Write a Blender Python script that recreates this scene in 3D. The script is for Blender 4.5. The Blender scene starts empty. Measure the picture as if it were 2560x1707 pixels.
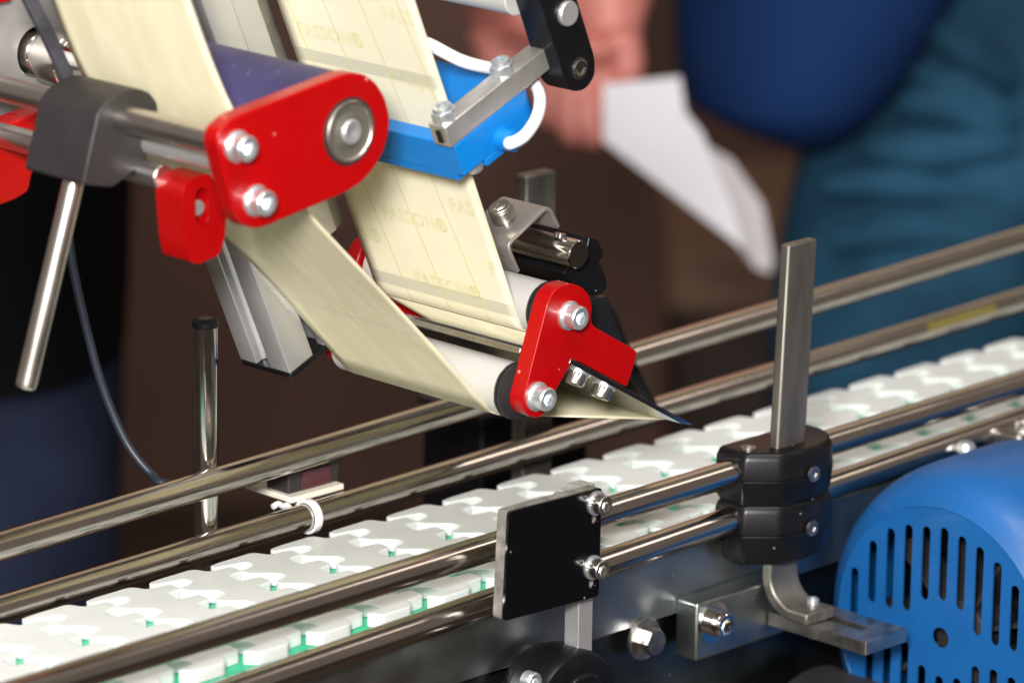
import bpy, bmesh, math, random
from mathutils import Vector, Matrix
random.seed(7)
C = bpy.context.scene.collection
S = 0.001                                   # everything is measured in millimetres
R = math.radians
# ------------------------------------------------------------------ camera
F_PX, PITCH, HEAD, ROLL = 11846.8, 0.26565, 0.77909, 0.01239
CAM = Vector((-958.5, -1352.5, 605.2))
fw = Vector((math.cos(PITCH)*math.cos(HEAD), math.cos(PITCH)*math.sin(HEAD), -math.sin(PITCH)))
rt0 = Vector((math.sin(HEAD), -math.cos(HEAD), 0)); up0 = rt0.cross(fw)
rt = rt0*math.cos(ROLL)+up0*math.sin(ROLL); up = up0*math.cos(ROLL)-rt0*math.sin(ROLL)
cam_d = bpy.data.cameras.new('camera'); cam = bpy.data.objects.new('camera', cam_d); C.objects.link(cam)
cam.matrix_world = Matrix.Translation(CAM*S) @ Matrix((rt, up, -fw)).transposed().to_4x4()
cam_d.sensor_width = 36; cam_d.lens = 36*F_PX/2560; cam_d.clip_start = .05; cam_d.clip_end = 60
cam_d.dof.use_dof = True; cam_d.dof.focus_distance = 1.955; cam_d.dof.aperture_fstop = 7.7; cam_d.dof.aperture_blades = 0
sc = bpy.context.scene; sc.camera = cam
# ------------------------------------------------------------------ light
sc.view_settings.view_transform = 'Standard'; sc.view_settings.look = 'None'
sc.view_settings.exposure = 0; sc.view_settings.gamma = 1
w = bpy.data.worlds.new('World'); sc.world = w; w.use_nodes = True
w.node_tree.nodes['Background'].inputs[0].default_value = (.75, .64, .56, 1)
w.node_tree.nodes['Background'].inputs[1].default_value = .25
def area(name, loc, target, size, power, col, size_y=None):
    d = bpy.data.lights.new(name, 'AREA'); d.energy = power; d.color = col; d.size = size
    if size_y: d.shape = 'RECTANGLE'; d.size_y = size_y
    o = bpy.data.objects.new(name, d); C.objects.link(o)
    loc = Vector(loc); o.location = loc
    o.rotation_euler = (Vector(target)-loc).to_track_quat('-Z', 'Y').to_euler()
    return o
T0 = (.36, 0, .06)
fl = CAM + up*215 - rt*110
area('flash_lamp', fl*S, T0, .26, 75, (1, .97, .94))
area('panel_lamp', (-.25, -.7, 2.3), T0, 1.5, 36, (1, .95, .9), .9)  # soft overhead light of the hall
area('panel_lamp', (2.2, -.9, 1.8), T0, .55, 2.4, (1, .86, .76), .34)  # small added panel, only there to draw a thin highlight along the rails
area('panel_lamp', (2.2, 1.45, 1.35), T0, 1.7, 3.6, (1, .8, .5), 1.5)  # added warm panel for the gold band reflected in the rails, not a hall lamp
# ------------------------------------------------------------------ measuring helpers
K = 2560/2352
def ray(u, v): return fw + rt*((u*K-1280)/F_PX) - up*((v*K-853.5)/F_PX)
def W(u, v, ax, val):
    d = ray(u, v); return CAM + d*((val-CAM[ax])/d[ax])
def WD(u, v, depth): return CAM + ray(u, v)*depth
def XZ(pts, y): return [(W(u, v, 1, y).x, W(u, v, 1, y).z) for u, v in pts]
def zm(pts, ox, oy, s): return [((ox+a/s)/K, (oy+b/s)/K) for a, b in pts]
TILT = R(23.4); N2 = (math.cos(TILT), math.sin(TILT)); U2 = (-math.sin(TILT), math.cos(TILT))
def L(a, b, y): return Vector((a*N2[0]+b*U2[0], y, a*N2[1]+b*U2[1]))      # machine head frame
def toL(p): return (p.x*N2[0]+p.z*N2[1], p.x*U2[0]+p.z*U2[1])
# ------------------------------------------------------------------ materials
def M(name, col, rough=.5, metal=0, noise=0, nscale=60, bump=0, bscale=400, coat=0, sss=0, specks=0, speck_scale=260,
      streak=None, rvar=0, spec=.5, trans=0, speck_col=(.8, .78, .75), scuff=None):
    m = bpy.data.materials.new(name); m.use_nodes = True
    t = m.node_tree; N = t.nodes; P = N['Principled BSDF']; ln = t.links.new
    P.inputs['Base Color'].default_value = (*col, 1); P.inputs['Roughness'].default_value = rough
    P.inputs['Metallic'].default_value = metal; P.inputs['Specular IOR Level'].default_value = spec
    P.inputs['Coat Weight'].default_value = coat; P.inputs['Coat Roughness'].default_value = .12
    if sss:
        P.inputs['Subsurface Weight'].default_value = sss; P.inputs['Subsurface Radius'].default_value = (.003, .0034, .0031)
        P.inputs['Subsurface Scale'].default_value = 1
    tc = N.new('ShaderNodeTexCoord'); mp = N.new('ShaderNodeMapping'); ln(tc.outputs['Object'], mp.inputs[0])
    if streak: mp.inputs['Scale'].default_value = streak
    last = None
    def nz(scale, detail=4):
        n = N.new('ShaderNodeTexNoise'); n.inputs['Scale'].default_value = scale; n.inputs['Detail'].default_value = detail
        ln(mp.outputs[0], n.inputs['Vector']); return n
    if noise:
        n = nz(nscale); mr = N.new('ShaderNodeMapRange'); ln(n.outputs['Fac'], mr.inputs['Value'])
        mr.inputs['From Min'].default_value = .3; mr.inputs['From Max'].default_value = .7
        mr.inputs['To Min'].default_value = 1-noise; mr.inputs['To Max'].default_value = 1+noise*.6
        mx = N.new('ShaderNodeMix'); mx.data_type = 'RGBA'; mx.blend_type = 'MULTIPLY'; mx.inputs['Factor'].default_value = 1
        mx.inputs['A'].default_value = (*col, 1); cb = N.new('ShaderNodeCombineColor')
        for i in range(3): ln(mr.outputs[0], cb.inputs[i])
        ln(cb.outputs[0], mx.inputs['B']); last = mx.outputs['Result']
    if specks:
        v = N.new('ShaderNodeTexVoronoi'); v.inputs['Scale'].default_value = speck_scale; ln(tc.outputs['Object'], v.inputs['Vector'])
        lt = N.new('ShaderNodeMath'); lt.operation = 'LESS_THAN'; ln(v.outputs['Distance'], lt.inputs[0]); lt.inputs[1].default_value = .16
        sp = N.new('ShaderNodeSeparateColor'); ln(v.outputs['Color'], sp.inputs[0])
        gt = N.new('ShaderNodeMath'); gt.operation = 'LESS_THAN'; ln(sp.outputs[0], gt.inputs[0]); gt.inputs[1].default_value = specks
        ml = N.new('ShaderNodeMath'); ml.operation = 'MULTIPLY'; ln(lt.outputs[0], ml.inputs[0]); ln(gt.outputs[0], ml.inputs[1])
        m2 = N.new('ShaderNodeMath'); m2.operation = 'MULTIPLY'; ln(ml.outputs[0], m2.inputs[0]); m2.inputs[1].default_value = .55
        mx = N.new('ShaderNodeMix'); mx.data_type = 'RGBA'; ln(m2.outputs[0], mx.inputs['Factor'])
        if last: ln(last, mx.inputs['A'])
        else: mx.inputs['A'].default_value = (*col, 1)
        mx.inputs['B'].default_value = (*speck_col, 1); last = mx.outputs['Result']
    if scuff:
        n = N.new('ShaderNodeTexNoise'); n.inputs['Scale'].default_value = scuff[0]; n.inputs['Detail'].default_value = 8; n.inputs['Roughness'].default_value = .75
        ln(tc.outputs['Object'], n.inputs['Vector']); mr = N.new('ShaderNodeMapRange'); ln(n.outputs['Fac'], mr.inputs['Value'])
        mr.inputs['From Min'].default_value = scuff[1]; mr.inputs['From Max'].default_value = scuff[1]+.05; mr.inputs['To Max'].default_value = scuff[2]
        mx = N.new('ShaderNodeMix'); mx.data_type = 'RGBA'; ln(mr.outputs[0], mx.inputs['Factor'])
        if last: ln(last, mx.inputs['A'])
        else: mx.inputs['A'].default_value = (*col, 1)
        mx.inputs['B'].default_value = (*scuff[3], 1); last = mx.outputs['Result']
    if last: ln(last, P.inputs['Base Color'])
    if rvar:
        n = nz(nscale*1.7); mr = N.new('ShaderNodeMapRange'); ln(n.outputs['Fac'], mr.inputs['Value'])
        mr.inputs['From Min'].default_value = .3; mr.inputs['From Max'].default_value = .7
        mr.inputs['To Min'].default_value = max(.02, rough-rvar); mr.inputs['To Max'].default_value = rough+rvar
        ln(mr.outputs[0], P.inputs['Roughness'])
    if bump:
        n = nz(bscale, 3); b = N.new('ShaderNodeBump'); b.inputs['Strength'].default_value = bump; b.inputs['Distance'].default_value = .0004
        ln(n.outputs['Fac'], b.inputs['Height']); ln(b.outputs[0], P.inputs['Normal'])
    return m
m_rail = M('polished_rail', (.56, .51, .46), .17, 1, noise=.15, nscale=18, rvar=.04, bump=.008, bscale=14, streak=(1.2, 25, 25), specks=.05, speck_scale=420, speck_col=(.9, .88, .82))
m_chrome = M('chrome', (.72, .69, .65), .13, 1, rvar=.05, noise=.15, nscale=40)
m_steel = M('brushed_steel', (.6, .57, .53), .33, 1, noise=.15, nscale=70, rvar=.08, bump=.06, bscale=300)
m_dullsteel = M('dull_steel', (.42, .40, .38), .38, 1, noise=.3, nscale=60, rvar=.1, bump=.12, bscale=350)
m_bolt = M('zinc_bolt', (.80, .85, .88), .36, .88, noise=.12, nscale=300, rvar=.06)
m_satin = M('satin_steel', (.66, .63, .56), .36, 1, noise=.08, nscale=60)
m_shield = M('bearing_shield', (.20, .19, .155), .38, .55, noise=.15, nscale=90)
m_rodm = M('ground_rod', (.66, .62, .58), .33, 1, noise=.06, nscale=40, rvar=.04)
m_barsteel = M('flat_bar_steel', (.22, .205, .18), .5, .85, noise=.3, nscale=14, rvar=.08, bump=.05, bscale=60, streak=(9, 9, 1.5))
m_mirror = M('mirror_steel', (.42, .455, .445), .36, 1, noise=.3, nscale=25, rvar=.06, specks=.05, speck_scale=240)
m_alu = M('anodised_aluminium', (.6, .6, .6), .42, .75, noise=.08, nscale=40, bump=.05, bscale=900)
m_alubar = M('milled_aluminium', (.58, .56, .53), .4, .8, noise=.18, nscale=90, bump=.12, bscale=500, specks=.03, speck_scale=500, speck_col=(.08, .08, .08))
m_grey = M('grey_roller', (.56, .55, .53), .45, .25, noise=.05, nscale=50)
m_red = M('red_anodised', (.34, .0008, .0015), .3, 0, rvar=.07, scuff=(130, .735, .5, (.7, .3, .3)), noise=.05, nscale=40, coat=.12, spec=.35, specks=.04, speck_scale=230, bump=.03, bscale=700, speck_col=(.8, .45, .42))
m_blue = M('blue_plastic', (.0, .16, .50), .42, 0, noise=.05, nscale=120, bump=.06, bscale=900)
m_motor = M('blue_enamel', (.003, .085, .28), .48, 0, noise=.12, nscale=25, coat=.1, specks=.10, speck_scale=210, bump=.08, bscale=160, scuff=(55, .665, .45, (.05, .3, .6)), speck_col=(.05, .3, .6))
m_white = M('white_acetal', (.64, .67, .655), .38, 0, sss=.75, noise=.03, nscale=60)
m_green = M('green_wear_strip', (.03, .46, .25), .45, 0, noise=.1, nscale=60)
m_purple = M('purple_rubber', (.042, .036, .108), .55, 0, scuff=(60, .62, .3, (.25, .25, .4)), noise=.35, nscale=28, specks=.05, speck_scale=260, speck_col=(.3, .3, .4))
m_black = M('black_plastic', (.005, .005, .006), .33, 0, spec=.32, noise=.3, nscale=120, bump=.05, bscale=500, specks=.04, speck_scale=330, speck_col=(.3, .3, .3))
m_dark = M('dark_grey_plastic', (.026, .023, .024), .5, 0, noise=.15, nscale=60, bump=.08, bscale=600)
m_plate = M('black_acrylic', (.003, .003, .004), .16, 0, spec=.3, specks=.02, speck_scale=300, speck_col=(.35, .35, .35))
m_clear = M('sawn_acrylic', (.22, .21, .19), .35, .15, noise=.5, nscale=160, bump=.6, bscale=260)
m_rubber = M('rubber', (.016, .016, .018), .5, bump=.1)
m_bristle = M('black_bristles', (.008, .008, .009), .4, noise=.4, nscale=200, bump=.8, bscale=700, specks=.05, speck_scale=300, speck_col=(.4, .4, .4))
m_cable_w = M('white_cable', (.78, .79, .82), .4)
m_cable_b = M('dark_blue_cable', (.016, .022, .034), .45)
m_cream = M('cream_plastic', (.78, .74, .62), .45)
m_tie = M('white_nylon', (.8, .8, .82), .4, sss=.2)
m_cast = M('cast_machine_plate', (.29, .28, .27), .5, .35, noise=.3, nscale=35, bump=.3, bscale=330, specks=.08, speck_scale=230)
m_lens = M('dark_red_lens', (.06, .006, .012), .15, coat=.5)
m_yellow = M('yellow_tape', (.15, .12, .02), .5)
m_label = M('label_paper', (.8, .78, .7), .6)
m_print = M('liner_print', (.75, .74, .37), .7)
m_wall = M('brown_wall', (.17, .10, .08), .9, noise=.04, nscale=3, spec=.1)
m_floor = M('hall_floor', (.06, .04, .03), .6, noise=.1, nscale=3)
m_wood = M('brown_cabinet', (.22, .13, .085), .6, noise=.2, nscale=6)
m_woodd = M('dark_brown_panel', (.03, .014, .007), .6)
m_shirt = M('blue_shirt', (.008, .029, .108), .85, spec=.1, noise=.15, nscale=12)
m_jeans = M('teal_jeans', (.016, .063, .112), .85, spec=.1, noise=.6, nscale=11, bump=.3, bscale=60)
m_jeans2 = M('dark_jeans', (.013, .018, .038), .85, spec=.1, noise=.7, nscale=9)
m_jacket = M('black_jacket', (.002, .002, .0025), .9, spec=.08)
m_skin = M('skin', (.56, .2, .165), .5, noise=.12, nscale=25, sss=.1)
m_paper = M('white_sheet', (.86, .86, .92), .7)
m_shoe = M('black_shoe', (.01, .01, .01), .5)

def liner_mat(name, labelled, gap0, period):
    m = bpy.data.materials.new(name); m.use_nodes = True
    t = m.node_tree; N = t.nodes; P = N['Principled BSDF']; ln = t.links.new
    P.inputs['Roughness'].default_value = .5; P.inputs['Specular IOR Level'].default_value = .35
    uv = N.new('ShaderNodeUVMap'); uv.uv_map = 'mm'; sx = N.new('ShaderNodeSeparateXYZ'); ln(uv.outputs[0], sx.inputs[0])
    def mth(op, a, b=None):
        n = N.new('ShaderNodeMath'); n.operation = op
        for i, q in enumerate((a, b)):
            if q is None: continue
            if isinstance(q, (int, float)): n.inputs[i].default_value = q
            else: ln(q, n.inputs[i])
        return n.outputs[0]
    base = (.90, .86, .68) if labelled else (.93, .87, .63)
    no = N.new('ShaderNodeTexNoise'); no.inputs['Scale'].default_value = .03; no.inputs['Detail'].default_value = 5
    mp = N.new('ShaderNodeMapping'); ln(uv.outputs[0], mp.inputs[0]); mp.inputs['Scale'].default_value = (1, .22, 1) if not labelled else (.6, .6, 1)
    ln(mp.outputs[0], no.inputs['Vector'])
    cr = N.new('ShaderNodeValToRGB'); ln(no.outputs['Fac'], cr.inputs[0])
    k = .9 if not labelled else .96
    if not labelled:
        wv = N.new('ShaderNodeTexNoise'); wv.inputs['Scale'].default_value = .055; wv.inputs['Detail'].default_value = 6; wv.inputs['Distortion'].default_value = 1.2
        mq = N.new('ShaderNodeMapping'); ln(uv.outputs[0], mq.inputs[0]); mq.inputs['Rotation'].default_value = (0, 0, .35); mq.inputs['Scale'].default_value = (1.2, .3, 1); ln(mq.outputs[0], wv.inputs['Vector']); no = wv
        ln(no.outputs['Fac'], cr.inputs[0])
    cr.color_ramp.elements[0].position = .36; cr.color_ramp.elements[0].color = (base[0]*k, base[1]*k*.99, base[2]*k*.95, 1)
    cr.color_ramp.elements[1].position = .64; cr.color_ramp.elements[1].color = (*base, 1)
    last = cr.outputs[0]
    def mix(fac, col, amt):
        nonlocal last
        x = N.new('ShaderNodeMix'); x.data_type = 'RGBA'; ln(mth('MULTIPLY', fac, amt), x.inputs['Factor'])
        ln(last, x.inputs['A']); x.inputs['B'].default_value = (*col, 1); last = x.outputs['Result']
    fr = mth('FRACT', mth('DIVIDE', mth('ADD', mth('SUBTRACT', sx.outputs[1], gap0), 10*period), period))
    band = mth('LESS_THAN', fr, (6.0 if labelled else .8)/period)
    edge = mth('LESS_THAN', mth('ABSOLUTE', sx.outputs[0]), 41.2 if labelled else 99)
    if labelled:
        mix(band, (.60, .585, .47), .8); mix(mth('GREATER_THAN', mth('ABSOLUTE', sx.outputs[0]), 41.2), (.62, .6, .48), .8)
        a = mth('FRACT', mth('DIVIDE', mth('ADD', mth('ADD', sx.outputs[0], mth('MULTIPLY', sx.outputs[1], .10)), 500.), 23.))
        mix(mth('LESS_THAN', a, .03), (.66, .66, .22), .7)
        P.inputs['Subsurface Weight'].default_value = 0
    else:
        mix(band, (.5, .48, .36), .35)
    ln(last, P.inputs['Base Color'])
    tb = N.new('ShaderNodeBsdfTranslucent'); ln(last, tb.inputs[0]); ms = N.new('ShaderNodeMixShader'); ms.inputs[0].default_value = .14
    b = N.new('ShaderNodeBump'); b.inputs['Strength'].default_value = .25 if labelled else .22; b.inputs['Distance'].default_value = .0006
    ln(no.outputs['Fac'], b.inputs['Height']); ln(b.outputs[0], P.inputs['Normal'])
    ln(P.outputs[0], ms.inputs[1]); ln(tb.outputs[0], ms.inputs[2]); ln(ms.outputs[0], N['Material Output'].inputs[0])
    return m
# ------------------------------------------------------------------ object helpers
def thing(name, label, cat, loc=(0, 0, 0), group=None):
    o = bpy.data.objects.new(name, None); C.objects.link(o); o.location = Vector(loc)*S; o.empty_display_size = .01
    o['label'] = label; o['category'] = cat
    if group: o['group'] = group
    return o
def root_off(p):
    v = Vector((0, 0, 0))
    while p is not None: v += p.location; p = p.parent
    return v
def link(name, me, mat, parent=None, loc=(0, 0, 0), rot=None, bevel=0, label=None, smooth=32, segs=2, kind=None):
    if mat and not me.materials: me.materials.append(mat)
    o = bpy.data.objects.new(name, me); C.objects.link(o)
    if parent: o.parent = parent
    o.location = Vector(loc)*S
    if rot: o.rotation_euler = rot
    if bevel:
        b = o.modifiers.new('bevel', 'BEVEL'); b.width = bevel*S; b.segments = segs; b.limit_method = 'ANGLE'; b.angle_limit = R(38)
        b.harden_normals = False
    if label: o['label'] = label
    if kind: o['kind'] = kind
    return o
def mesh(bm, smooth=35):
    """bmesh in millimetres -> mesh in metres"""
    bmesh.ops.recalc_face_normals(bm, faces=bm.faces)
    for v in bm.verts: v.co *= S
    me = bpy.data.meshes.new('mesh'); bm.to_mesh(me); bm.free()
    for p in me.polygons: p.use_smooth = True
    me.set_sharp_from_angle(angle=R(smooth))
    return me
def add(name, bm, mat, parent=None, bevel=0, label=None, loc=None, smooth=35, segs=2, kind=None):
    """bm holds world mm; it is moved so that its object sits right under its parent"""
    off = root_off(parent)/S if parent else Vector((0, 0, 0))
    if loc is not None:
        loc = Vector(loc)
        for v in bm.verts: v.co -= loc
        return link(name, mesh(bm, smooth), mat, parent, loc-off, None, bevel, label, smooth, segs, kind)
    for v in bm.verts: v.co -= off
    return link(name, mesh(bm, smooth), mat, parent, (0, 0, 0), None, bevel, label, smooth, segs, kind)
def frame(d, hint=(0, 0, 1)):
    d = Vector(d).normalized(); h = Vector(hint)
    if abs(d.dot(h)) > .95: h = Vector((1, 0, 0))
    a = (h - d*h.dot(d)).normalized(); return a, d.cross(a), d
def bm_lathe(bm, p0, axis, prof, n=40, hint=(0, 0, 1), caps=True):
    """prof: (distance along axis, radius) list"""
    a, b, d = frame(axis, hint); p0 = Vector(p0); rings = []
    for s, r in prof:
        rings.append([bm.verts.new(p0+d*s+(a*math.cos(2*math.pi*i/n)+b*math.sin(2*math.pi*i/n))*r) for i in range(n)])
    for q, r in zip(rings, rings[1:]):
        for i in range(n): bm.faces.new((q[i], q[(i+1) % n], r[(i+1) % n], r[i]))
    if caps: bm.faces.new(rings[0][::-1]); bm.faces.new(rings[-1])
    return bm
def lathe(p0, axis, prof, n=40, hint=(0, 0, 1), caps=True): return bm_lathe(bmesh.new(), p0, axis, prof, n, hint, caps)
def rod(p0, p1, r, n=40, ch=.5):
    p0 = Vector(p0); p1 = Vector(p1); l = (p1-p0).length
    return lathe(p0, p1-p0, [(0, r-ch), (ch, r), (l-ch, r), (l, r-ch)], n)
def tube(path, r, n=16, sub=8, caps=True):
    """smooth round cable through points"""
    P = [Vector(p) for p in path]; pts = []
    Q = [P[0]*2-P[1]]+P+[P[-1]*2-P[-2]]
    for i in range(1, len(Q)-2):
        for k in range(sub):
            t = k/sub; a, b, c, d = Q[i-1], Q[i], Q[i+1], Q[i+2]
            pts.append(.5*((2*b)+(c-a)*t+(2*a-5*b+4*c-d)*t*t+(3*b-a-3*c+d)*t**3))
    pts.append(P[-1]); bm = bmesh.new(); rings = []; pa = None
    for i, p in enumerate(pts):
        d = (pts[min(i+1, len(pts)-1)]-pts[max(i-1, 0)]).normalized()
        if pa is None: a, b, _ = frame(d)
        else: a = (pa-d*pa.dot(d)).normalized(); b = d.cross(a)
        pa = a; rings.append([bm.verts.new(p+(a*math.cos(2*math.pi*j/n)+b*math.sin(2*math.pi*j/n))*r) for j in range(n)])
    for q, s in zip(rings, rings[1:]):
        for j in range(n): bm.faces.new((q[j], q[(j+1) % n], s[(j+1) % n], s[j]))
    if caps: bm.faces.new(rings[0][::-1]); bm.faces.new(rings[-1])
    return bm
def prism(outer, lo, hi, fn, holes=()):
    """flat outline (and holes) given in 2D, extruded from lo to hi; fn(a,b,h)->Vector"""
    bm = bmesh.new(); loops = [outer]+list(holes); es = []; bot = []
    for lp in loops:
        vs = [bm.verts.new(fn(a, b, lo)) for a, b in lp]; bot.append(vs)
        es += [bm.edges.new((vs[i], vs[(i+1) % len(vs)])) for i in range(len(vs))]
    if holes:
        g = bmesh.ops.triangle_fill(bm, use_beauty=True, use_dissolve=False, edges=es); faces = [f for f in g['geom'] if isinstance(f, bmesh.types.BMFace)]
    else: faces = [bm.faces.new(bot[0])]
    idx = {}
    for lp, vs in zip(loops, bot):
        for (a, b), v in zip(lp, vs): idx[v] = bm.verts.new(fn(a, b, hi))
    for f in faces: bm.faces.new([idx[v] for v in reversed(f.verts)])
    for vs in bot:
        for i in range(len(vs)):
            a, b = vs[i], vs[(i+1) % len(vs)]; bm.faces.new((a, b, idx[b], idx[a]))
    return bm
def yprism(outer, y0, y1, holes=()): return prism(outer, y0, y1, lambda a, b, h: Vector((a, h, b)), holes)
def lprism(outer, y0, y1, holes=()): return prism(outer, y0, y1, lambda a, b, h: L(a, b, h), holes)   # outline in machine-head frame
def zprism(outer, z0, z1, holes=()): return prism(outer, z0, z1, lambda a, b, h: Vector((a, b, h)), holes)
def box(x0, x1, y0, y1, z0, z1): return zprism([(x0, y0), (x1, y0), (x1, y1), (x0, y1)], z0, z1)
def circ(x, y, r, n=24, ry=None): return [(x+r*math.cos(2*math.pi*i/n), y+(ry or r)*math.sin(2*math.pi*i/n)) for i in range(n)]
def slot(x, y, r, h, n=8):
    """upright slot, half length h"""
    return [(x+r*math.cos(math.pi*i/n), y+h+r*math.sin(math.pi*i/n)) for i in range(n+1)] + \
           [(x+r*math.cos(math.pi+math.pi*i/n), y-h+r*math.sin(math.pi+math.pi*i/n)) for i in range(n+1)]
def round_poly(pts, r, n=5):
    """round the corners of a polygon; r one number or one per corner"""
    out = []; m = len(pts)
    for i in range(m):
        p = Vector(pts[i]); a = Vector(pts[i-1]); b = Vector(pts[(i+1) % m]); rr = r[i] if isinstance(r, (list, tuple)) else r
        u, v = (a-p), (b-p); t = min(rr, u.length*.49, v.length*.49)
        if t < .02: out.append(tuple(p)); continue
        A = p+u.normalized()*t; B = p+v.normalized()*t
        for k in range(n+1):
            s = k/n; out.append(tuple(A*(1-s)**2+p*2*s*(1-s)+B*s*s))
    return out
def bm_socket_head(r=5., h=6., sock=2.5, knurl=True, n=48):
    """socket cap head along +Z from z=0 to h"""
    bm = bmesh.new()
    def ring(rad, z, kn=0): return [bm.verts.new(((rad+(kn if i % 2 else 0))*math.cos(2*math.pi*i/n), (rad+(kn if i % 2 else 0))*math.sin(2*math.pi*i/n), z)) for i in range(n)]
    def hexr(z):
        vs = []
        for i in range(n):
            a = 2*math.pi*i/n; k = math.cos(math.pi/6)/math.cos((a % (math.pi/3))-math.pi/6)
            vs.append(bm.verts.new((sock*1.12*k*math.cos(a), sock*1.12*k*math.sin(a), z)))
        return vs
    kn = -.16 if knurl else 0
    R_ = [ring(r, 0, kn), ring(r, h*.78, kn), ring(r*.98, h*.8), ring(r*.97, h*.92), ring(r*.88, h), ring(sock*1.35, h), hexr(h-.25), hexr(h*.42)]
    for q, s in zip(R_, R_[1:]):
        for i in range(n): bm.faces.new((q[i], q[(i+1) % n], s[(i+1) % n], s[i]))
    bm.faces.new(R_[0][::-1]); bm.faces.new(R_[-1]); return bm
def bm_hex(r, h, hole=0, ch=.6):
    bm = bmesh.new(); n = 24
    def ring(fn, z): return [bm.verts.new((fn(2*math.pi*i/n)*math.cos(2*math.pi*i/n), fn(2*math.pi*i/n)*math.sin(2*math.pi*i/n), z)) for i in range(n)]
    hx = lambda a: r*math.cos(math.pi/6)/math.cos((a % (math.pi/3))-math.pi/6)
    Rg = [ring(hx, 0), ring(hx, h-ch), ring(lambda a: min(hx(a), r*.9), h-.01), ring(lambda a: r*.82, h)]
    if hole: Rg += [ring(lambda a: r*.74, h+1.6), ring(lambda a: hole, h+2.1), ring(lambda a: hole, h*.5)]
    for q, s in zip(Rg, Rg[1:]):
        for i in range(n): bm.faces.new((q[i], q[(i+1) % n], s[(i+1) % n], s[i]))
    bm.faces.new(Rg[0][::-1]); bm.faces.new(Rg[-1]); return bm
head6 = mesh(bm_socket_head()); head5 = mesh(bm_socket_head(4.2, 5, 2)); headp = mesh(bm_socket_head(3.4, 1.2, 1.5, False))
wash6 = mesh(lathe((0, 0, 0), (0, 0, 1), [(0, 6.1), (1.2, 6.1), (1.45, 5.8)], 36)); wash5 = mesh(lathe((0, 0, 0), (0, 0, 1), [(0, 5.2), (1, 5.2)], 36))
nutm = mesh(bm_hex(5.2, 4.2, 2.3)); hexbolt = mesh(bm_hex(6.0, 6.6, 0, 1.0))
ROTY = (R(90), 0, 0)              # local +Z turned to point at -Y
def bolt(parent, p, rot=ROTY, head=None, washer=None, mat=None, name='bolt', off=1.4, dirv=(0, -1, 0)):
    off0 = root_off(parent)/S; p = Vector(p)-off0
    if washer: link('washer', washer, mat or m_bolt, parent, p, rot)
    return link(name, head or head6, mat or m_bolt, parent, p+Vector(dirv)*(off if washer else 0), rot)
# ------------------------------------------------------------------ the setting
back = WD(1176, 784, 5200); bd = Vector((fw.x, fw.y, 0)).normalized()
def struct(name, bm, m): o = add(name, bm, m); o['kind'] = 'structure'; return o
FZ = -950
bm = bmesh.new(); q = [back + rt0*a + Vector((0, 0, FZ-back.z if b == 0 else b)) for a, b in ((-3500, 0), (3500, 0), (3500, 2600), (-3500, 2600))]
for p in q: p.x, p.y = p.x, p.y
vs = [bm.verts.new(p) for p in q]; v2 = [bm.verts.new(p+bd*120) for p in q]
bm.faces.new(vs); bm.faces.new(v2[::-1])
for i in range(4): bm.faces.new((vs[i], v2[i], v2[(i+1) % 4], vs[(i+1) % 4]))
struct('wall', bm, m_wall)
struct('floor', box(-4500, 6500, -4500, 6500, FZ-40, FZ), m_floor)
# ------------------------------------------------------------------ conveyor chain
LP = 33.5; JX0 = 220.0-3*LP
YI = [40, 21.7, 3.4, -14.9, -33.2]
def link_outline():
    """one chain plate seen from above; x=0 is its trailing joint"""
    o = []; r = []
    def p(x, y, q=.9): o.append((x, y)); r.append(q)
    p(0.6, 47.5, 2.5); p(20.5, 48.2, 3); p(23.3, 41, 2.2)                    # far wing and its shoulder
    for i, y in enumerate(YI):                                                 # leading fingers, far to near
        if i: p(LP-9.5, y+1.2, 2.2)
        if i: p(LP+.6, y, 1.6)
        else: p(LP+.6, y-.3, 1.6)
        p(LP-.1, y-7.8, .5 if i == 0 else 1.4)
        p(LP-8.5, y-8.6, 2.2)
    p(23, -42.2, 2); p(20.5, -48.2, 3); p(3.0, -48.2, 2.5); p(-.2, -42.6, 1)   # near wing
    tails = [(-.0, y-8.9) for y in YI[:-1]]
    seq = []
    for y in reversed(YI[:-1]):
        seq.append((y-(7.2 if y > 30 else 8.8), y-12.0))
    p(9.5, -41.2, 2.2)
    for (yf, yn) in seq:                                                       # trailing teeth, near to far
        p(9.8, yn-8.2, 3.2); p(.6, yn-.4, 1.2); p(-.7 if yf > 25 else 1.3, yf, .7); p(8.6, yf+.9, 2.4)
    p(10.5, 40.2, 3.2); p(-5.5, 43.2, 1.2); p(-5.2, 46.4, 1.6)
    return round_poly(o, r, 4)
chain = thing('conveyor_chain', 'white plastic plate chain of interlocking links running along the conveyor', 'conveyor chain', (JX0, 0, 0))
bm = zprism(link_outline(), -5.6, 0)
for v in bm.verts: pass
link_me = mesh(bm, 50)
CH_SL = 0.006
for k in range(27):
    o = link('link', link_me, m_white, chain, (k*LP, 0, random.uniform(-.15, .15)), None, 1.5, segs=3)
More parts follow.
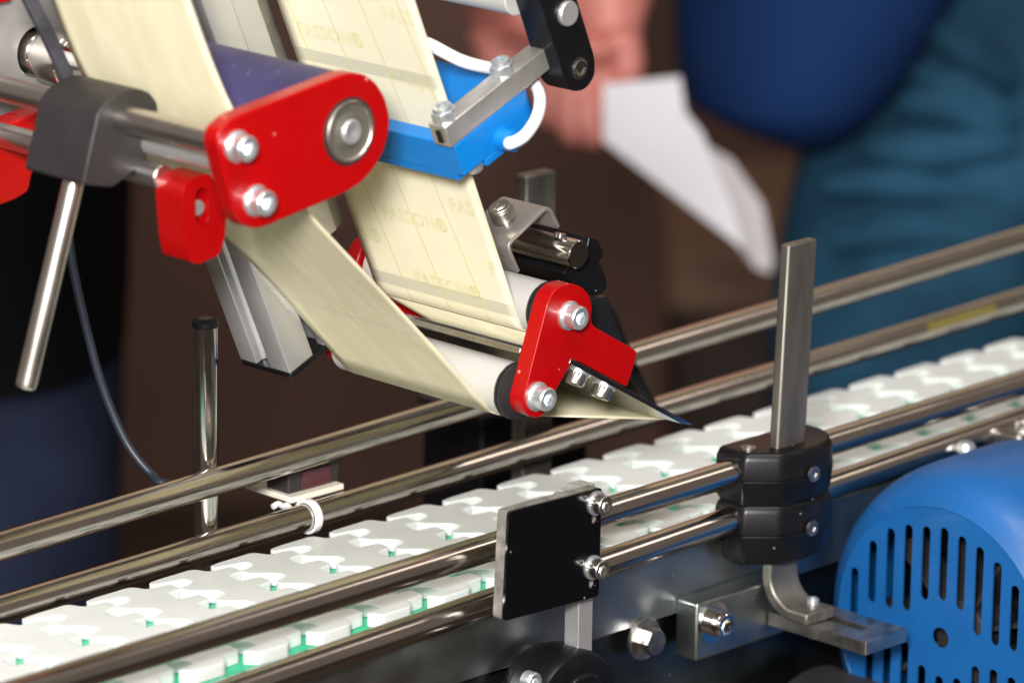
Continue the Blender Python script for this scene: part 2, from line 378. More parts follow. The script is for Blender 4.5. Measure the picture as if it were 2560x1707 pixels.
# ------------------------------------------------------------------ conveyor frame
cf = thing('conveyor', 'steel conveyor side frame with bolts under the near guide rails', 'conveyor frame', (300, -50, -60))
add('wear_strip', box(60, 1020, -49.0, 36, -8.2, -5.9), m_green, cf, .4)
PBOT = W(1440, 1445, 1, -51.5).z
add('side_panel', yprism([(60, -8.4), (1020, -8.4), (1020, PBOT), (60, PBOT)], -51.5, -48), m_mirror, cf, .5)
add('lower_panel', box(60, 1020, -46.0, -43, -210, -30), M('lower_panel_steel', (.16, .19, .18), .3, 1, noise=.4, nscale=22, rvar=.06, specks=.05, speck_scale=220), cf, .5)
add('inner_panel', box(60, 1020, 30, 34, -210, -12.2), m_mirror, cf, .5)
pz = zm([(1100, 860), (850, 870), (1600, 1100), (1600, 430), (1370, 340), (1830, 640)], 1400, 1420, 4.704)
b0 = W(*pz[2], 1, -64); b1 = W(*pz[3], 1, -64)
blk = add('mounting_block', box(b0.x, b0.x+62, -64, -51.6, b0.z, b1.z), m_mirror, cf, 1.2)
hb = W(*pz[0], 1, -58)
off = root_off(cf)/S
bolt(cf, (hb.x, -51.6, hb.z), ROTY, hexbolt, mesh(lathe((0, 0, 0), (0, 0, 1), [(0, 9.4), (1.6, 9.4), (1.9, 9.0)], 36)), m_dullsteel, 'hex_bolt', 1.9)
sb = W(*pz[5], 1, -66)
bolt(cf, (sb.x, -64, sb.z), ROTY, mesh(bm_socket_head(5.6, 7, 2.8, False)), mesh(lathe((0, 0, 0), (0, 0, 1), [(0, 9), (1.6, 9)], 36)), m_chrome, 'socket_bolt', 1.6)
e0 = W(1440, 1445, 1, -51.6); e1 = W(1475, 1470, 1, -51.6)
# ------------------------------------------------------------------ guide rails
def fit_line(pts, y):
    q = [W(u/K, v/K, 1, y) for u, v in pts]; mx = sum(p.x for p in q)/len(q); mz = sum(p.z for p in q)/len(q)
    k = sum((p.x-mx)*(p.z-mz) for p in q)/sum((p.x-mx)**2 for p in q); return lambda x: mz+k*(x-mx)
RL = {'fu': fit_line([(0, 1369), (640, 1174), (1600, 875), (2560, 600)], 57), 'fl': fit_line([(0, 1523), (640, 1330), (1700, 1010), (2560, 746)], 57),
      'nu': fit_line([(480, 1599), (1120, 1401), (2092, 1099), (2560, 957)], -57), 'nl': fit_line([(1120, 1542), (1700, 1343)], -57)}
def rail(key, y, label):
    z = RL[key]; p0 = Vector((40, y, z(40))); t = thing('guide_rail', label, 'rail', p0, 'guide rails along the conveyor')
    add('tube', rod(p0, (1080, y, z(1080)), 5.9, 48), m_rail, t); return t
rail('fu', 57, 'upper of the two polished steel rails on the far side of the chain')
rfl = rail('fl', 57, 'lower of the two polished far rails, with a zip tie around it and yellow tape')
rail('nu', -57, 'upper of the two polished near rails, passing behind the square black plate')
rail('nl', -57, 'lower of the two polished near rails, just above the dark side panel')
ta = W(2130, 748, 1, 52); tb = W(2285, 708, 1, 52)
bm = bmesh.new(); rr_ = []
for x_ in (ta.x, tb.x): rr_.append([bm.verts.new((x_, 57-6.05*math.cos(R(a_)), RL['fl'](x_)+6.05*math.sin(R(a_)))) for a_ in range(8, 44, 5)])
for i_ in range(len(rr_[0])-1): bm.faces.new((rr_[0][i_], rr_[1][i_], rr_[1][i_+1], rr_[0][i_+1]))
add('yellow_tape', bm, m_yellow, rfl)
# far post
pt = W(471, 742, 1, 68); p0 = Vector((pt.x, 68, -60))
t = thing('rail_post', 'upright round chrome post with a black end cap behind the far rails', 'post', p0)
add('tube', rod(p0, (pt.x, 68, pt.z-1), 5.3, 40), m_chrome, t)
add('end_cap', lathe((pt.x, 68, pt.z-1.2), (0, 0, 1), [(0, 5.6), (2.2, 5.6), (3.2, 4.6), (3.6, 3)], 36), m_black, t)
# ------------------------------------------------------------------ flat bar stand with rail clamps
bx0 = W(1785, 1040, 1, -68.5).x; bx1 = W(1850, 1020, 1, -68.5).x; ztop = W(1845, 556, 1, -68.5).z
lean = (W(1812, 568, 1, -68.5).x-bx0)/(W(1812, 568, 1, -68.5).z-W(1785, 1040, 1, -68.5).z)
st = thing('flat_bar_stand', 'upright flat steel bar with two stacked black rail clamps and a bent foot', 'bar stand', (bx0, -66, -45))
wbar = bx1-bx0; zb = W(1785, 1040, 1, -68.5).z
sh = lambda z: bx0+(z-zb)*lean
def bar_mesh():
    bm = bmesh.new(); path = [(-66., ztop), (-66., -26.)]
    Rb = 15.; cy, cz = -66.-Rb, -26.
    for i in range(1, 9):
        a = math.pi/2*i/8; path.append((cy+Rb*math.cos(a), cz-Rb*math.sin(a)))
    ye = W(1905, 1408, 2, -41).y; path.append((ye, cz-Rb))
    rings = []
    for i, (y, z) in enumerate(path):
        a = Vector(path[max(i-1, 0)]); b = Vector(path[min(i+1, len(path)-1)]); d = (b-a).normalized(); nrm = Vector((d.y, -d.x))
        x = sh(z) if z > -26 else sh(-26)
        rings.append([bm.verts.new((x+dx, y+nrm.x*s, z+nrm.y*s)) for dx, s in ((0, -2.6), (wbar, -2.6), (wbar, 2.6), (0, 2.6))])
    for q, r_ in zip(rings, rings[1:]):
        for i in range(4): bm.faces.new((q[i], q[(i+1) % 4], r_[(i+1) % 4], r_[i]))
    bm.faces.new(rings[0][::-1]); bm.faces.new(rings[-1]); return bm
barm = bar_mesh()
add('flat_bar', barm, m_barsteel, st, 1.0)
def loft_z(pts, levels):
    """outline swept up through (z, inset) levels"""
    bm = bmesh.new(); cxm = sum(p[0] for p in pts)/len(pts); cym = sum(p[1] for p in pts)/len(pts); rg = []
    for z, k in levels:
        row = []
        for x, y in pts:
            d = Vector((x-cxm, y-cym)); q = d*(1-k/max(d.length, 1)); row.append(bm.verts.new((cxm+q.x, cym+q.y, z)))
        rg.append(row)
    for q, r_ in zip(rg, rg[1:]):
        for i in range(len(pts)): bm.faces.new((q[i], q[(i+1) % len(pts)], r_[(i+1) % len(pts)], r_[i]))
    bm.faces.new(rg[0][::-1]); bm.faces.new(rg[-1]); return bm
def clamp_block(z0, z1, name='clamp_block', flip=False):
    cx = bx0-16
    pl = round_poly([(cx, -46.5), (cx-1, -64), (cx+12, -76), (cx+30, -79.5), (cx+47, -75), (cx+57, -62), (cx+57, -46.5)], [2, 2, 3, 12, 12, 6, 2], 5)
    zm_ = (z0+z1)/2
    c = add(name, loft_z(pl, [(zm_+.12, .35), (zm_+.4, 0), (z1-3.5, .6), (z1-1.0, 1.8), (z1-.2, 3.0), (z1, 4.2)]), m_black, st, 0, smooth=30)
    add('clamp_half', loft_z(pl, [(z0, 4.0), (z0+.3, 2.8), (z0+3.5, 1.0), (zm_-.4, 0), (zm_-.12, .35)]), m_black, c, 0, smooth=30)
    link('screw', headp, m_dullsteel, c, Vector((cx+27, -79.6, (z1*.56+z0*.44)))-root_off(c)/S, ROTY)
    return c
rzu = RL['nu'](520); rzl = RL['nl'](520)
c1 = clamp_block(rzu-15.0, rzu+9.5); c2 = clamp_block(rzl-20, rzl+6.8)
for (dx, yy) in ((-9, -60), (25, -53)):
    link('screw', headp, m_dullsteel, c1, Vector((bx0+dx, yy, rzu+9.5))-root_off(c1)/S)
# slotted strip under the foot
s0 = W(1995, 1510, 2, -50); s1 = W(2080, 1468, 2, -50); sx0, sx1, ye = s0.x+1, s1.x-2, (s0.y+s1.y)/2
zt = -26-15-2.8
t = thing('slotted_strip', 'flat slotted steel strip pointing at the blue motor under the bent foot', 'bracket', (sx0, -64, zt-5))
add('strip', zprism(round_poly([(sx0, -64.5), (sx1, -64.5), (sx1, ye), (sx0, ye)], .8), zt-6, zt-.2,
    [round_poly([((sx0+sx1)/2-3, ye+12), ((sx0+sx1)/2+3, ye+12), ((sx0+sx1)/2+3, -74), ((sx0+sx1)/2-3, -74)], 2.9, 4)]), m_steel, t, .6)
fy = W(1905, 1408, 2, -41).y
link('screw', head5, m_steel, t, Vector(((sx0+sx1)/2, fy+9, zt-6-4.5))-root_off(t)/S)
link('screw', mesh(bm_socket_head(2.6, 2.4, 1.2, False)), m_bolt, t, Vector(((sx0+sx1)/2-3, fy+9, zt+5.4))-root_off(t)/S)
# ------------------------------------------------------------------ square black plate on its post
pp = zm([(285, 390), (1195, 150), (1165, 1210), (235, 1460)], 1200, 1180, 3.92)
o4 = XZ(pp, -78)
sl = [XZ(zm([q], 1200, 1180, 3.92), -78)[0] for q in ((1128, 400), (1100, 1030))]
slots = [slot(x, z+1.5, 2.0, 4.2) for x, z in sl]
bp = thing('backing_plate', 'square black plate on clear acrylic with two slots in front of the near rails', 'plate', (o4[3][0], -78, o4[3][1]))
add('front_sheet', yprism(round_poly(o4, 1.8), -78, -76.6, slots), m_plate, bp, .25)
o4b = [(o4[0][0], o4[0][1]), (o4[1][0], o4[1][1]), o4[2], o4[3]]
add('acrylic_sheet', yprism(round_poly(o4b, 1.8), -76.5, -71.5, slots), m_clear, bp, .3)
sc_ = [XZ(zm([q], 1200, 1180, 3.92), -79)[0] for q in ((1150, 305), (1118, 935))]
for x, z in sc_: bolt(bp, (x, -78, z), ROTY, head5, wash5, m_bolt, 'screw', 1.0)
px = W(1330, 1450, 1, -70).x
ptop = W(1345, 1106, 1, -67).z; pbot = -75
po = thing('square_post', 'square aluminium post standing in a round black clamp behind the black plate', 'post', (px, -67, pbot))
lp_ = (W(1312, 1390, 1, -71.4).x, W(1330, 1390, 1, -71.4).x, W(1362, 1390, 1, -71.4).x)
add('bar', box(lp_[1], lp_[1]+8.4, -71.3, -63.2, pbot, ptop), m_alu, po, .35)
link('nut', nutm, m_bolt, po, Vector((lp_[1]-3, -67, ptop-5))-root_off(po)/S, (0, R(-90), 0))
# round black clamp at the foot of the post
cc = W(1300, 1560, 1, -82)
kn = thing('post_clamp', 'round black plastic clamp gripping the foot of the square aluminium post', 'clamp', (cc.x, -70, cc.z))
cz = W(1330, 1510, 1, -72).z
dc = W(1284, 1613, 1, -66)
add('body', lathe((dc.x, -57, dc.z), (0, -1, 0), [(0, 22), (1.5, 24.5), (17, 24.5), (19.5, 23.2), (20, 21)], 72), m_black, kn)
add('collar', lathe((dc.x+1, -50, dc.z), (0, -1, 0), [(0, 20), (1, 22), (5, 22), (6.5, 21)], 64), m_black, kn)
add('boss', yprism(round_poly([(dc.x-15, dc.z-12), (dc.x+15, dc.z-12), (dc.x+14, dc.z+4), (dc.x+7, dc.z+16), (dc.x-5, dc.z+16), (dc.x-13, dc.z+6)], 5), -81, -76.5), m_black, kn, 1.5, segs=3)
add('post_socket', zprism(round_poly([(lp_[1]-2, -73.5), (lp_[1]+10.5, -73.5), (lp_[1]+10.5, -61), (lp_[1]-2, -61)], 3), dc.z+10, W(1330, 1512, 1, -72).z), m_black, kn, .8)
k1 = W(1222, 1564, 1, -86); bolt(kn, (k1.x, -83, k1.z), ROTY, mesh(bm_socket_head(4, 5, 1.8, False)), None, m_bolt, 'screw')
# ------------------------------------------------------------------ blue motor
MX = 552.; mc = W(2160, 1464, 0, MX)
mo = thing('electric_motor', 'bright blue electric motor whose slotted fan cover faces the camera', 'motor', (MX+60, mc.y, mc.z-70))
holes = [circ(0, 0, 4.6, 20)]
HH = {-5: (-17, 18), -4: (4, 33), -3: (4, 41), -2: (6, 45.5), -1: (15, 48), 0: (17, 49.5), 1: (15, 48), 2: (7.6, 46.4), 3: (6.5, 42.5), 4: (6.7, 34.6), 5: (-17, 20)}
LOW = {-4: (8, 33), -3: (7, 41), -2: (8, 45.5), -1: (16, 48), 0: (17.5, 49.5), 1: (15, 48), 2: (6.5, 46), 3: (10, 42), 4: (13, 34)}
for k, (a, b) in HH.items(): holes.append(slot(-k*9.9, (a+b)/2, 2.3, (b-a)/2-2.2))
for k, (a, b) in LOW.items(): holes.append(slot(-k*9.9, -(a+b)/2, 2.3, (b-a)/2-2.2))
fx = lambda a, b, h: Vector((MX+h, mc.y-a, mc.z+b))
RS = 57.5
face = add('fan_cover_face', prism(circ(0, 0, RS, 72), 0, .9, fx, holes), m_motor, mo, 0)
add('fan_cover', lathe((MX, mc.y, mc.z), (1, 0, 0), [(.25, RS-.1), (-.1, RS+.35), (.5, RS+1.2), (2.2, RS+4.4), (5.2, RS+7.9), (9.5, RS+11), (15, RS+13.4), (22, RS+15), (32, RS+15.8), (70, RS+16), (72, RS+15.5)], 96, caps=False), m_motor, mo)
add('motor_body', lathe((MX+66, mc.y, mc.z), (1, 0, 0), [(0, 50), (0.5, RS+11), (150, RS+11), (152, 50)], 64), m_motor, mo)
add('fan_hub', lathe((MX+12, mc.y, mc.z), (1, 0, 0), [(0, 12), (1, 14), (30, 14)], 32), m_dark, mo)
bm = bmesh.new()
for i in range(9):
    a = 2*math.pi*i/9; c_, s_ = math.cos(a), math.sin(a)
    q = []
    for r_, t_ in ((14, 0), (48, 0), (48, 2), (14, 2)):
        y_, z_ = c_*r_-s_*t_, s_*r_+c_*t_; q.append([bm.verts.new((MX+xx, mc.y+y_, mc.z+z_)) for xx in (12, 30)])
    for i2 in range(4): bm.faces.new((q[i2][0], q[(i2+1) % 4][0], q[(i2+1) % 4][1], q[i2][1]))
    bm.faces.new([v[0] for v in q]); bm.faces.new([v[1] for v in q][::-1])
add('fan', bm, m_dark, mo, kind='stuff')
add('fan_guard_back', lathe((MX+34, mc.y, mc.z), (1, 0, 0), [(0, 1), (0, 56), (2, 56), (2, 1)], 48), m_black, mo)
gs = W(2220, 1014, 1, -70); 
# gearbox under the motor, left of it
g0 = W(1900, 1556, 1, -75)
gb = thing('gearbox', 'dark grey rounded housing low under the slotted steel strip', 'gearbox', (g0.x+30, -75, -150))
add('housing', lathe((g0.x+10, -56, g0.z-46), (0, -1, 0), [(0, 40), (2, 44), (34, 44), (38, 41), (39, 37)], 64), m_dark, gb)
add('cover', lathe((g0.x+10, -95, g0.z-46), (0, -1, 0), [(0, 33), (3, 33), (5, 30)], 48), m_dark, gb)
# grey bracket beyond the motor
g1 = W(2310, 985, 1, -66)
gk = thing('rail_bracket', 'small grey steel bracket clipped on the near rails behind the blue motor', 'bracket', (g1.x, -62, g1.z-12))
add('plate', zprism(round_poly([(g1.x-2, -76), (g1.x+30, -76), (g1.x+30, -52), (g1.x-2, -52)], 4), g1.z-12, g1.z-1), m_dullsteel, gk, 1.5)
link('screw', head5, m_bolt, gk, Vector((g1.x+8, -70, g1.z-1))-root_off(gk)/S)
d1 = W(2219, 1016, 1, -66)
link('dome_nut', mesh(lathe((0, 0, 0), (0, 0, 1), [(0, 4.5), (2, 4.5), (4, 3.4), (5, 1)], 24)), m_bolt, gk, Vector((d1.x, -66, d1.z-4))-root_off(gk)/S)
# ------------------------------------------------------------------ labelling head
z7 = lambda pts: zm(pts, 1080, 480, 2.306)
lh = thing('labelling_head', 'labelling machine head with red end plates, steel rods and a tilted aluminium profile', 'labelling head', (330, 45, 75))
def cyl_y(x, z, y0, y1, r, ch=.5, n=40): return rod((x, y0, z), (x, y1, z), r, n, ch)
r1 = (382.7, 109.8); r2 = (364.7, 79.1); RR = 11.3
# lower red plate
lo = XZ(z7([(665, 650), (690, 590), (735, 545), (800, 527), (860, 545), (905, 590), (922, 650), (918, 748), (938, 778), (1165, 905), (1183, 925), (1180, 950), (1125, 1125), (845, 975), (815, 975), (797, 995), (705, 1160), (672, 1240), (640, 1285), (600, 1304), (555, 1290), (528, 1250), (525, 1200)]), -60)
pe = add('red_end_plate', yprism(round_poly(lo, 1.6, 3), -60, -52), m_red, lh, .7, label='lower red end plate shaped like a hooked foot', segs=3)
for c in (r1, r2): bolt(pe, (c[0], -60, c[1]), ROTY, head6, wash6, m_bolt)
fp = add('red_end_plate', yprism(round_poly(lo, 1.6, 3), 51, 58), m_red, lh, .7, label='lower red end plate on the far side, mostly hidden')
# guide rollers
for c in (r1, r2):
    g = add('guide_roller', cyl_y(c[0], c[1], -47.5, 50, RR, .4, 56), m_grey, lh)
    add('end_ring', lathe((c[0], -47.6, c[1]), (0, -1, 0), [(0, RR-.2), (.1, RR+.6), (.9, RR+.7), (1.0, RR-.4), (1.6, RR-.5), (1.7, RR+.5), (3.0, RR+.5), (3.3, RR-.6), (4.3, 8)], 56), m_rubber, g)
    add('end_rim', lathe((c[0], -47.0, c[1]), (0, -1, 0), [(0, RR+.25), (.7, RR+.35), (.75, RR-.5)], 56), m_chrome, g)
# tie bar between the rollers and the peel plate
add('tie_bar', yprism([(363.6, 97.9), (375, 93), (374.2, 90.8), (362.8, 95.7)], -52, 51), m_steel, lh, .3)
for y in (20, 38): link('screw', head5, m_bolt, lh, Vector((367, y, 94))-root_off(lh)/S, (0, R(155), 0))
pd = Vector((72.2, 0, -40.9)).normalized(); pn = Vector((-pd.z, 0, pd.x))
P0 = Vector((386.2, 0, 90.3)); PT = Vector((458.8, 0, 48.7))
pa_, pb_ = P0-pd*2, PT
q = [pa_, pb_, pb_-pn*.5-pd*.3, pb_-pn*2.0-pd*7, pa_-pn*2.0]
pp_ = add('peel_plate', yprism([(a.x, a.z) for a in q], -60.3, 50.5), M('bright_peel_plate', (.42, .46, .5), .16, 1, noise=.2, nscale=60), lh, .15)
for px_ in z7([(850, 1022), (1000, 1095)]):
    a = W(*px_, 1, -54.5); s = (Vector((a.x, 0, a.z))-P0).dot(pd); b = P0+pd*s-pn*2.0
    rot = (-pn).to_track_quat('Z', 'Y').to_euler()
    bolt(pp_, (b.x, -54.5, b.z), rot, head5, wash5, m_bolt, 'screw', 1.0, -pn)
# upper red plate
uo = XZ(zm([(150, 880), (165, 800), (235, 735), (300, 700), (940, 452), (1000, 447), (1065, 460), (1130, 510), (1185, 600), (1213, 710), (1210, 800), (1180, 920), (1120, 1030), (1040, 1120), (940, 1182), (450, 1390), (380, 1402), (310, 1380), (255, 1300)], 480, 0, 2.45), -60)
ue = add('red_end_plate', yprism(round_poly(uo, 2.2, 3), -60, -52), m_red, lh, .8, label='upper red end plate with a round steel bearing', segs=3)
bc = W(802, 302, 1, -60); ub1 = W(*zm([(270, 895)], 480, 0, 2.45)[0], 1, -60); ub2 = W(*zm([(385, 1228)], 480, 0, 2.45)[0], 1, -60)
for b_ in (ub1, ub2): bolt(ue, (b_.x, -60, b_.z), ROTY, head6, wash6, m_bolt)
brg = add('bearing', lathe((bc.x, -60.05, bc.z), (0, -1, 0), [(0, 10.7), (.35, 10.6), (.1, 9.6), (.08, 7.2), (.5, 6.6), (.6, 5.7), (.1, 5.5)], 64), m_shield, ue)
add('bearing_rim', lathe((bc.x, -60.02, bc.z), (0, -1, 0), [(0, 12.3), (.9, 12.2), (1.2, 11.8), (1.1, 11.1), (.5, 10.6), (.1, 10.5)], 64, caps=False), m_satin, ue)
add('bearing_seal', lathe((bc.x, -59.65, bc.z), (0, -1, 0), [(0, 13.4), (.5, 13.4), (.55, 12.4), (.3, 12.4)], 64, caps=False), m_rubber, ue)
add('shaft_end', lathe((bc.x, -58, bc.z), (0, -1, 0), [(0, 5.0), (3.6, 5.0), (4.3, 4.3), (4.1, 1.6), (3.6, .5)], 40), m_alu, ue)
add('rubber_roller', cyl_y(bc.x, bc.z, -50, 60, 21.5, .8, 72), m_purple, lh)
add('roller_shaft', cyl_y(bc.x, bc.z, -57, 95, 6), m_steel, lh)
# support rods
for b_, r_, y_ in ((ub1, 5.2, -52.1), (ub2, 4.9, -8)): add('support_rod', cyl_y(b_.x, b_.z, y_, 150, r_, .3, 48), m_rodm, lh)
add('tie_rod', cyl_y(214.8, 196.6, -51, 30, 4.6, .3), m_alu, lh)
# slotted red block on the lower rod
sb_o = XZ(zm([(1118, 1200), (1132, 1130), (1195, 1085), (1285, 1062), (1345, 1180), (1388, 1330), (1375, 1470), (1345, 1560), (1215, 1620), (1165, 1605), (1143, 1500)], 0, 0, 2.45), -22)
slc = XZ(zm([(1238, 1265)], 0, 0, 2.45), -22)[0]
rb = add('red_block', yprism(round_poly(sb_o, 1.6, 3), -22, -6, [slot(slc[0], slc[1], 3.2, 4.2)]), m_red, lh, 1.2, label='small red block with an upright slot', segs=3)
add('slot_pin', cyl_y(slc[0]-.2, slc[1]-1, -20.5, -8, 3.1), m_alu, rb)
# aluminium profile (two-slot extrusion)
def lip(a0, a1, y0, y1, b0, b1): return prism([(a0, b0), (a1, b0), (a1, b1), (a0, b1)], y0, y1, lambda a, b, h: L(a, b, h))
PB, PT_ = -61.2, 165
pf = add('aluminium_profile', prism(round_poly([(328.6, 45), (343, 45), (343, 49), (340, 53), (340, 62), (352, 62), (352, 53), (349.6, 49), (349.6, 45), (363.5, 45), (363.5, 76), (328.6, 76), (328.6, 65.5), (332, 65.5), (335, 62), (335, 60), (332, 57.5), (328.6, 57.5)], .6, 2), PB, PT_, lambda a, b, h: L(a, h, b)), m_alu, lh, .3)
add('end_cap', prism(round_poly([(328.3, 44.7), (363.8, 44.7), (363.8, 76.3), (328.3, 76.3)], 2), PB-2.6, PB-.1, lambda a, b, h: L(a, h, b)), m_black, pf, .4)
pf2 = add('profile_cover', lprism([(364, -20), (376.5, -20), (376.5, PT_), (364, PT_)], 46, 60), m_alu, lh, .4)
add('cover_strip', lprism([(376.8, -20), (382, -20), (382, PT_), (376.8, PT_)], 47, 60), m_dullsteel, lh, .4)
# machine side plate, spindle and belt at the far end of the rods
mp = XZ([(-160, -120), (260, -120), (190, 255), (110, 250), (0, 292), (-160, 330)], 110)
hc = W(87, 120, 1, 110)
sp = add('machine_plate', yprism(mp, 110, 120, [circ(hc.x, hc.z, 10.5, 32), circ(W(155, 88, 1, 110).x, W(155, 88, 1, 110).z, 3.4, 16)]), m_cast, lh, .5)
add('recess', cyl_y(hc.x, hc.z, 120.2, 122, 16), m_rubber, lh)
add('spindle', lathe((hc.x, 121, hc.z), (0, -1, 0), [(0, 8.6), (14, 8.6), (14.4, 8.2), (20, 8.2)], 48), m_chrome, lh)
add('spindle_hub', lathe((hc.x, 101, hc.z), (0, -1, 0), [(0, 9.5), (.4, 11.6), (14, 11.6), (14.4, 11.2), (15, 11.2), (15.3, 11.7), (17, 11.7), (17.2, 11.2), (18.2, 11.2), (18.4, 11.8), (40, 11.8), (41, 11)], 56), m_chrome, lh)
bq = [W(48, -40, 1, 52), W(112, 85, 1, 52), W(170, 215, 1, 52)]
bm = bmesh.new(); rings = []
for p_ in bq:
    d = Vector((.62, 0, .3)).normalized()
    rings.append([bm.verts.new(p_+d*s*2.9+Vector((0, t_, 0))) for s, t_ in ((-1, -1.5), (1, -1.5), (1, 1.5), (-1, 1.5))])
for q, r_ in zip(rings, rings[1:]):
    for i in range(4): bm.faces.new((q[i], q[(i+1) % 4], r_[(i+1) % 4], r_[i]))
bm.faces.new(rings[0][::-1]); bm.faces.new(rings[-1])
add('drive_belt', bm, M('worn_belt', (.045, .045, .055), .55, noise=.5, nscale=90, bump=.2), lh, .5)
ra = XZ([(-70, 330), (-5, 293), (122, 246), (150, 255), (150, 300), (128, 330), (75, 398), (68, 440), (40, 458), (0, 473), (-70, 480)], 92)
rf_ = add('red_arm', yprism(round_poly(ra, 2.5, 3), 92, 104), m_red, lh, 1.0, label='dark red arm at the far end of the rods')
rc_ = XZ([(-25, 8), (14, 2), (16, -8), (4, -40), (-30, -40)], 106)
add('red_cover', yprism(rc_, 103, 109.6), m_red, lh, .5, label='red cover corner above the machine plate')
# ------------------------------------------------------------------ clamp with its lever on the rods
ko = XZ(zm([(600, 700), (640, 640), (700, 590), (780, 550), (850, 545), (920, 570), (962, 625), (970, 665), (945, 800), (932, 870), (912, 930), (885, 1000), (840, 1040), (690, 1150), (505, 1132)], 0, 0, 2.45), 4)
kc = thing('rod_clamp', 'dark grey clamp block gripping the two rods, with a polished steel lever', 'clamp', (ub1.x, 20, ub1.z-22))
add('clamp_block', yprism(round_poly(ko, 1.2, 2), 4, 39), m_dark, kc, .9, segs=3)
l0 = W(172, 405, 1, 24); l1 = W(58, 893, 1, 24)
d = (l1-l0); ln_ = d.length
add('lever', lathe(l0-d*.06, d, [(0, 4.2), (ln_*1.03, 4.2), (ln_*1.05, 3.9), (ln_*1.06, 3.0)], 48), m_rodm, kc)
add('lever_boss', rod((l0.x+8, 10, l0.z+4), (l0.x+8, 26, l0.z+4), 6.5), m_dark, kc)
# ------------------------------------------------------------------ label web
def arc(c, r, a0, a1, n=10): return [(c[0]+r*math.cos(a0+(a1-a0)*i/n), c[1]+r*math.sin(a0+(a1-a0)*i/n)) for i in range(n+1)]
t1 = (r1[0]-N2[0]*RR, r1[1]-N2[1]*RR)
pathA = [(t1[0]-U2[0]*-1*s*-1, t1[1]) for s in ()]
top = [(t1[0]+U2[0]*s, t1[1]+U2[1]*s) for s in (300, 240, 200, 170, 140, 110, 80, 60, 40, 20, 8)]
a0 = math.atan2(-N2[1], -N2[0])
tipc = Vector((459.4, 48.2)); v = tipc-Vector(r1); dist = v.length; ang = math.atan2(v.y, v.x)-math.asin((RR+.1-1.2)/dist)
a1 = ang-math.pi/2
wrap1 = arc(r1, RR+.15, a0, a1 if a1 > a0 else a1+2*math.pi, 14)
lab_path = top+wrap1
n0 = Vector((-math.sin(ang), math.cos(ang)))
tp = arc(tipc, 1.3, math.atan2(n0.y, n0.x), math.atan2(n0.y, n0.x)-R(165), 8)
back_d = (Vector(r2)+Vector((-.217, -.976))*(RR+.15)); 
wr2 = arc(r2, RR+.15, R(-102), R(-135), 10)
free = [(356.6, 70.4), (311.7, 116.4), (252.6, 172.4), (236, 189.5), (223, 205), (213.4, 219.5), (206.5, 233), (199.8, 248), (194, 262), (181, 291), (168, 320)]
def spl(P, sub=5):
    Q = [Vector(p) for p in P]; Q = [Q[0]*2-Q[1]]+Q+[Q[-1]*2-Q[-2]]; o = []
    for i in range(1, len(Q)-2):
        for k in range(sub):
            t = k/sub; a, b, c, d = Q[i-1], Q[i], Q[i+1], Q[i+2]
            o.append(.5*((2*b)+(c-a)*t+(2*a-5*b+4*c-d)*t*t+(3*b-a-3*c+d)*t**3))
    o.append(Q[-2]); return o
ret_path = wr2[:-1]+[tuple(p) for p in spl(free)]
mid_path = [lab_path[-1]]+tp+[wr2[0]]
def web(pts, name, mat, parent, y0=-43, y1=43, v0=0, sag=0, thick=.14, nu=14):
    bm = bmesh.new(); uvl = bm.loops.layers.uv.new('mm'); rows = []; v = v0; prev = None
    for p in pts:
        p = Vector(p)
        if prev is not None: v += (p-prev).length
        prev = p; rows.append((p, v))
    grid = []
    for i, (p, v) in enumerate(rows):
        a = Vector(rows[max(i-1, 0)][0]); b = Vector(rows[min(i+1, len(rows)-1)][0]); d = (b-a).normalized(); nn = Vector((-d.y, d.x))
        row = []
        for j in range(nu+1):
            y = y0+(y1-y0)*j/nu
            s = sag*math.sin(v*.021+y*.03)*math.sin(math.pi*i/(len(rows)-1)) if sag else 0
            q_ = p+nn*s; row.append((bm.verts.new((q_.x, y, q_.y)), y, v))
        grid.append(row)
    for r_, s_ in zip(grid, grid[1:]):
        for j in range(nu):
            qs = (r_[j], r_[j+1], s_[j+1], s_[j]); f = bm.faces.new([q_[0] for q_ in qs])
            for lp, q_ in zip(f.loops, qs): lp[uvl].uv = (q_[1], q_[2])
    off = root_off(parent)/S
    for vv in bm.verts: vv.co = (vv.co-off)*S
    me = bpy.data.meshes.new('mesh'); bm.to_mesh(me); bm.free()
    for p in me.polygons: p.use_smooth = True
    o = link(name, me, mat, parent)
    so = o.modifiers.new('thickness', 'SOLIDIFY'); so.thickness = thick*S; so.offset = 0
    return o, rows
wb = thing('label_web', 'pale yellow backing paper web running through the labelling head over the rollers', 'label web', (r1[0], 0, r1[1]))
ga = W(1000, 189, 1, -43); gv = 300-((Vector((ga.x, ga.z))-Vector(t1)).dot(Vector(U2)))
PER = 110.
_, rA = web(lab_path, 'label_liner', liner_mat('labelled_liner', True, gv, PER), wb, v0=0)
m_ret = liner_mat('bare_liner', False, 30, PER)
_, rB = web(mid_path, 'tip_liner', m_ret, wb, v0=0)
_, rC = web(ret_path, 'return_liner', m_ret, wb, v0=80, sag=.9, nu=18)
